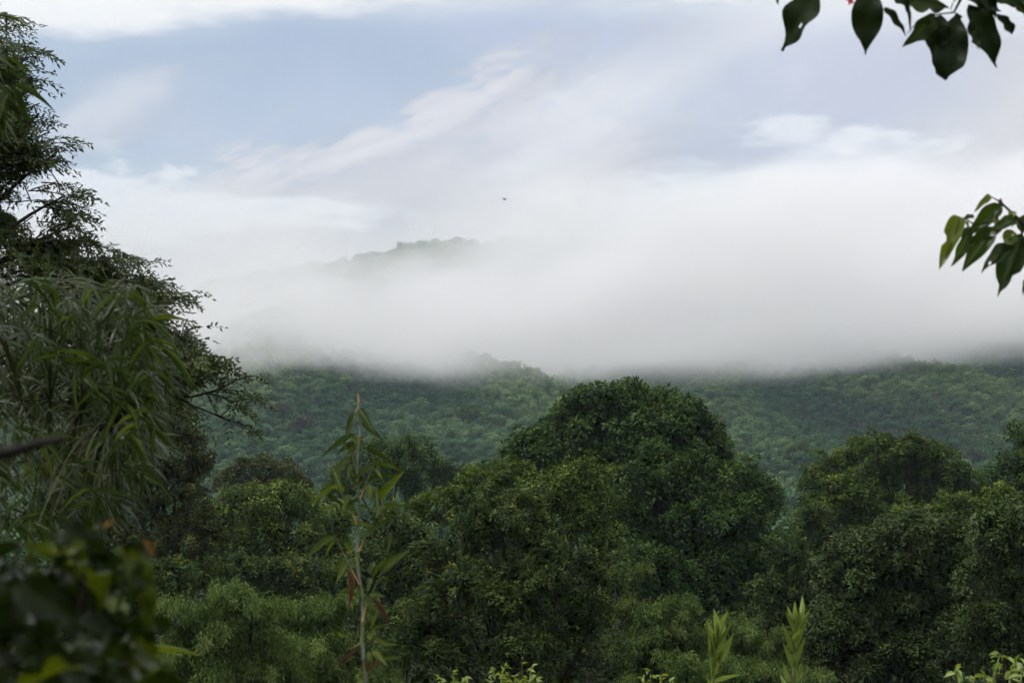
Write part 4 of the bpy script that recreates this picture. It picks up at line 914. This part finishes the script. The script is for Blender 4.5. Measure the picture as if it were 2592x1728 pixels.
def long_leaved():
    D = 6.4; rng = np.random.default_rng(4); fn = lambda x, y, d=D: Q(2300 + x / 4.48, 450 + y / 4.48, d)
    g = root_at(2.45, D + .2); root = empty('long_leaved_tree', g); b = Bag()
    tip = fn(940, 215); s = fn(2200, 700)
    tube(b, bez(g - (0, 0, .2), (g + s) / 2 + (.08, 0, 0), s + (.1, 0, 0), 8), np.linspace(.035, .012, 8), 7)
    tube(b, np.array([s + (.1, 0, 0), fn(1750, 720), fn(1480, 640), fn(1330, 560), fn(1230, 450), fn(1100, 330), fn(1020, 262), tip]), np.linspace(.010, .0016, 8), 6)
    for c in ((fn(1230, 450), fn(1200, 500), fn(1170, 560)), (fn(1330, 560), fn(1290, 600), fn(1270, 650)), (fn(1230, 450), fn(900, 520), fn(740, 530)), (fn(740, 530), fn(690, 480), fn(570, 440)), (fn(740, 530), fn(720, 560), fn(680, 600)), (fn(1100, 330), fn(1080, 320), fn(1060, 310)), (fn(1200, 480), fn(1050, 500), fn(950, 560)), (fn(1330, 560), fn(1250, 720), fn(1170, 770))):
        tube(b, bez(*c, 5), np.linspace(.0028, .0014, 5), 4)
    link('branch', b.mesh('branch', TWIG, True, g), root)
    for x0, y0, x1, y1, w, shp, t, bites, holes in (
        (945, 212, 712, 392, 66, 'lance', .75, (), ()), (1062, 305, 690, 650, 165, 'lance', .3, (), ()), (575, 435, 300, 1040, 165, 'lance', .82, ((1, .55, .75, .07), (1, .1, .2, .05)), ()), (745, 445, 575, 485, 55, 'ovate', .35, (), ()), (640, 508, 630, 600, 28, 'lance', .9, (), ()),
        (685, 595, 494, 1005, 135, 'lance', .45, ((-1, .8, .4, .05),), ()), (955, 560, 606, 1052, 185, 'lance', .42, (), ()), (985, 440, 935, 600, 110, 'blunt', .85, (), ()), (1205, 480, 865, 625, 120, 'lance', .35, (), ()), (1115, 585, 1150, 765, 130, 'blunt', .88, (), ()), (1175, 765, 795, 1060, 150, 'lance', .2, ((-1, .9, .5, .06),), ((8, 3),)),
        (1285, 630, 1005, 1340, 250, 'ovate', .1, ((-1, .7, .6, .05), (1, .85, .5, .05), (-1, .9, .5, .05)), ()), (1045, 232, 1092, 330, 52, 'ovate', .2, (), ()), (1195, 375, 1135, 478, 76, 'ovate', .9, (), ()), (1310, 420, 1285, 650, 100, 'ovate', .25, (), ()), (1330, 1150, 1268, 1335, 50, 'lance', .2, (), ()),
        (1380, 560, 1500, 900, 150, 'lance', .3, (), ()), (1420, 600, 1330, 1000, 160, 'lance', .25, (), ()), (1060, 600, 690, 720, 110, 'lance', .15, (), ()), (720, 590, 490, 700, 70, 'lance', .2, (), ())):
        me = leaf_mesh(shp, N_MANGO, t, int(x0) + 9, 12, 3, .08, .16, .4, bites, holes)
        a, e = fn(x0, y0), fn(x1, y1); e = e + (0, rng.normal(-.02, .03), 0); l = float(np.linalg.norm(e - a)); leaf_obj(root, me, a, e - a, (rng.normal(0, .3), -.85, .5), l, S(w / 4.48 * K, D) * 1.25)
    tag(root, 'drooping long green leaves of a slim tree at the right edge', 'tree', 'trees leaning in beside the camera')
long_leaved()

# ---- a small bird in the air before the fog
def bird():
    D = 150.0; c = P(1158, 457, D)
    V = [(-.02, -.10, 0), (.02, -.10, 0), (.028, 0, .02), (-.028, 0, .02), (0, .10, 0), (0, -.15, .005), (.0, 0, -.05)]
    V += [(.14, -.02, .05), (.15, .03, .05), (-.16, .0, .02), (-.15, .04, .02), (.27, .05, .13), (-.30, .07, .05), (.04, .12, 0), (-.04, .12, 0)]
    F = [(0, 1, 2), (0, 2, 3), (2, 4, 3), (0, 5, 1), (1, 6, 2), (0, 3, 6), (0, 6, 1), (2, 6, 4), (3, 4, 6), (1, 7, 2), (7, 8, 2), (7, 11, 8), (0, 3, 9), (9, 3, 10), (9, 10, 12), (4, 13, 14)]
    o = link('bird', mesh_np('bird', np.array(V), np.array(F), plain_mat('dark plumage', (.012, .011, .010), (.03, .028, .026), 10)), loc=c)
    o.rotation_euler = (1.05, .25, .5); o.scale = (.9, 1.25, 1.25)
    tag(o, 'tiny dark bird flying in front of the pale fog', 'bird')
bird()
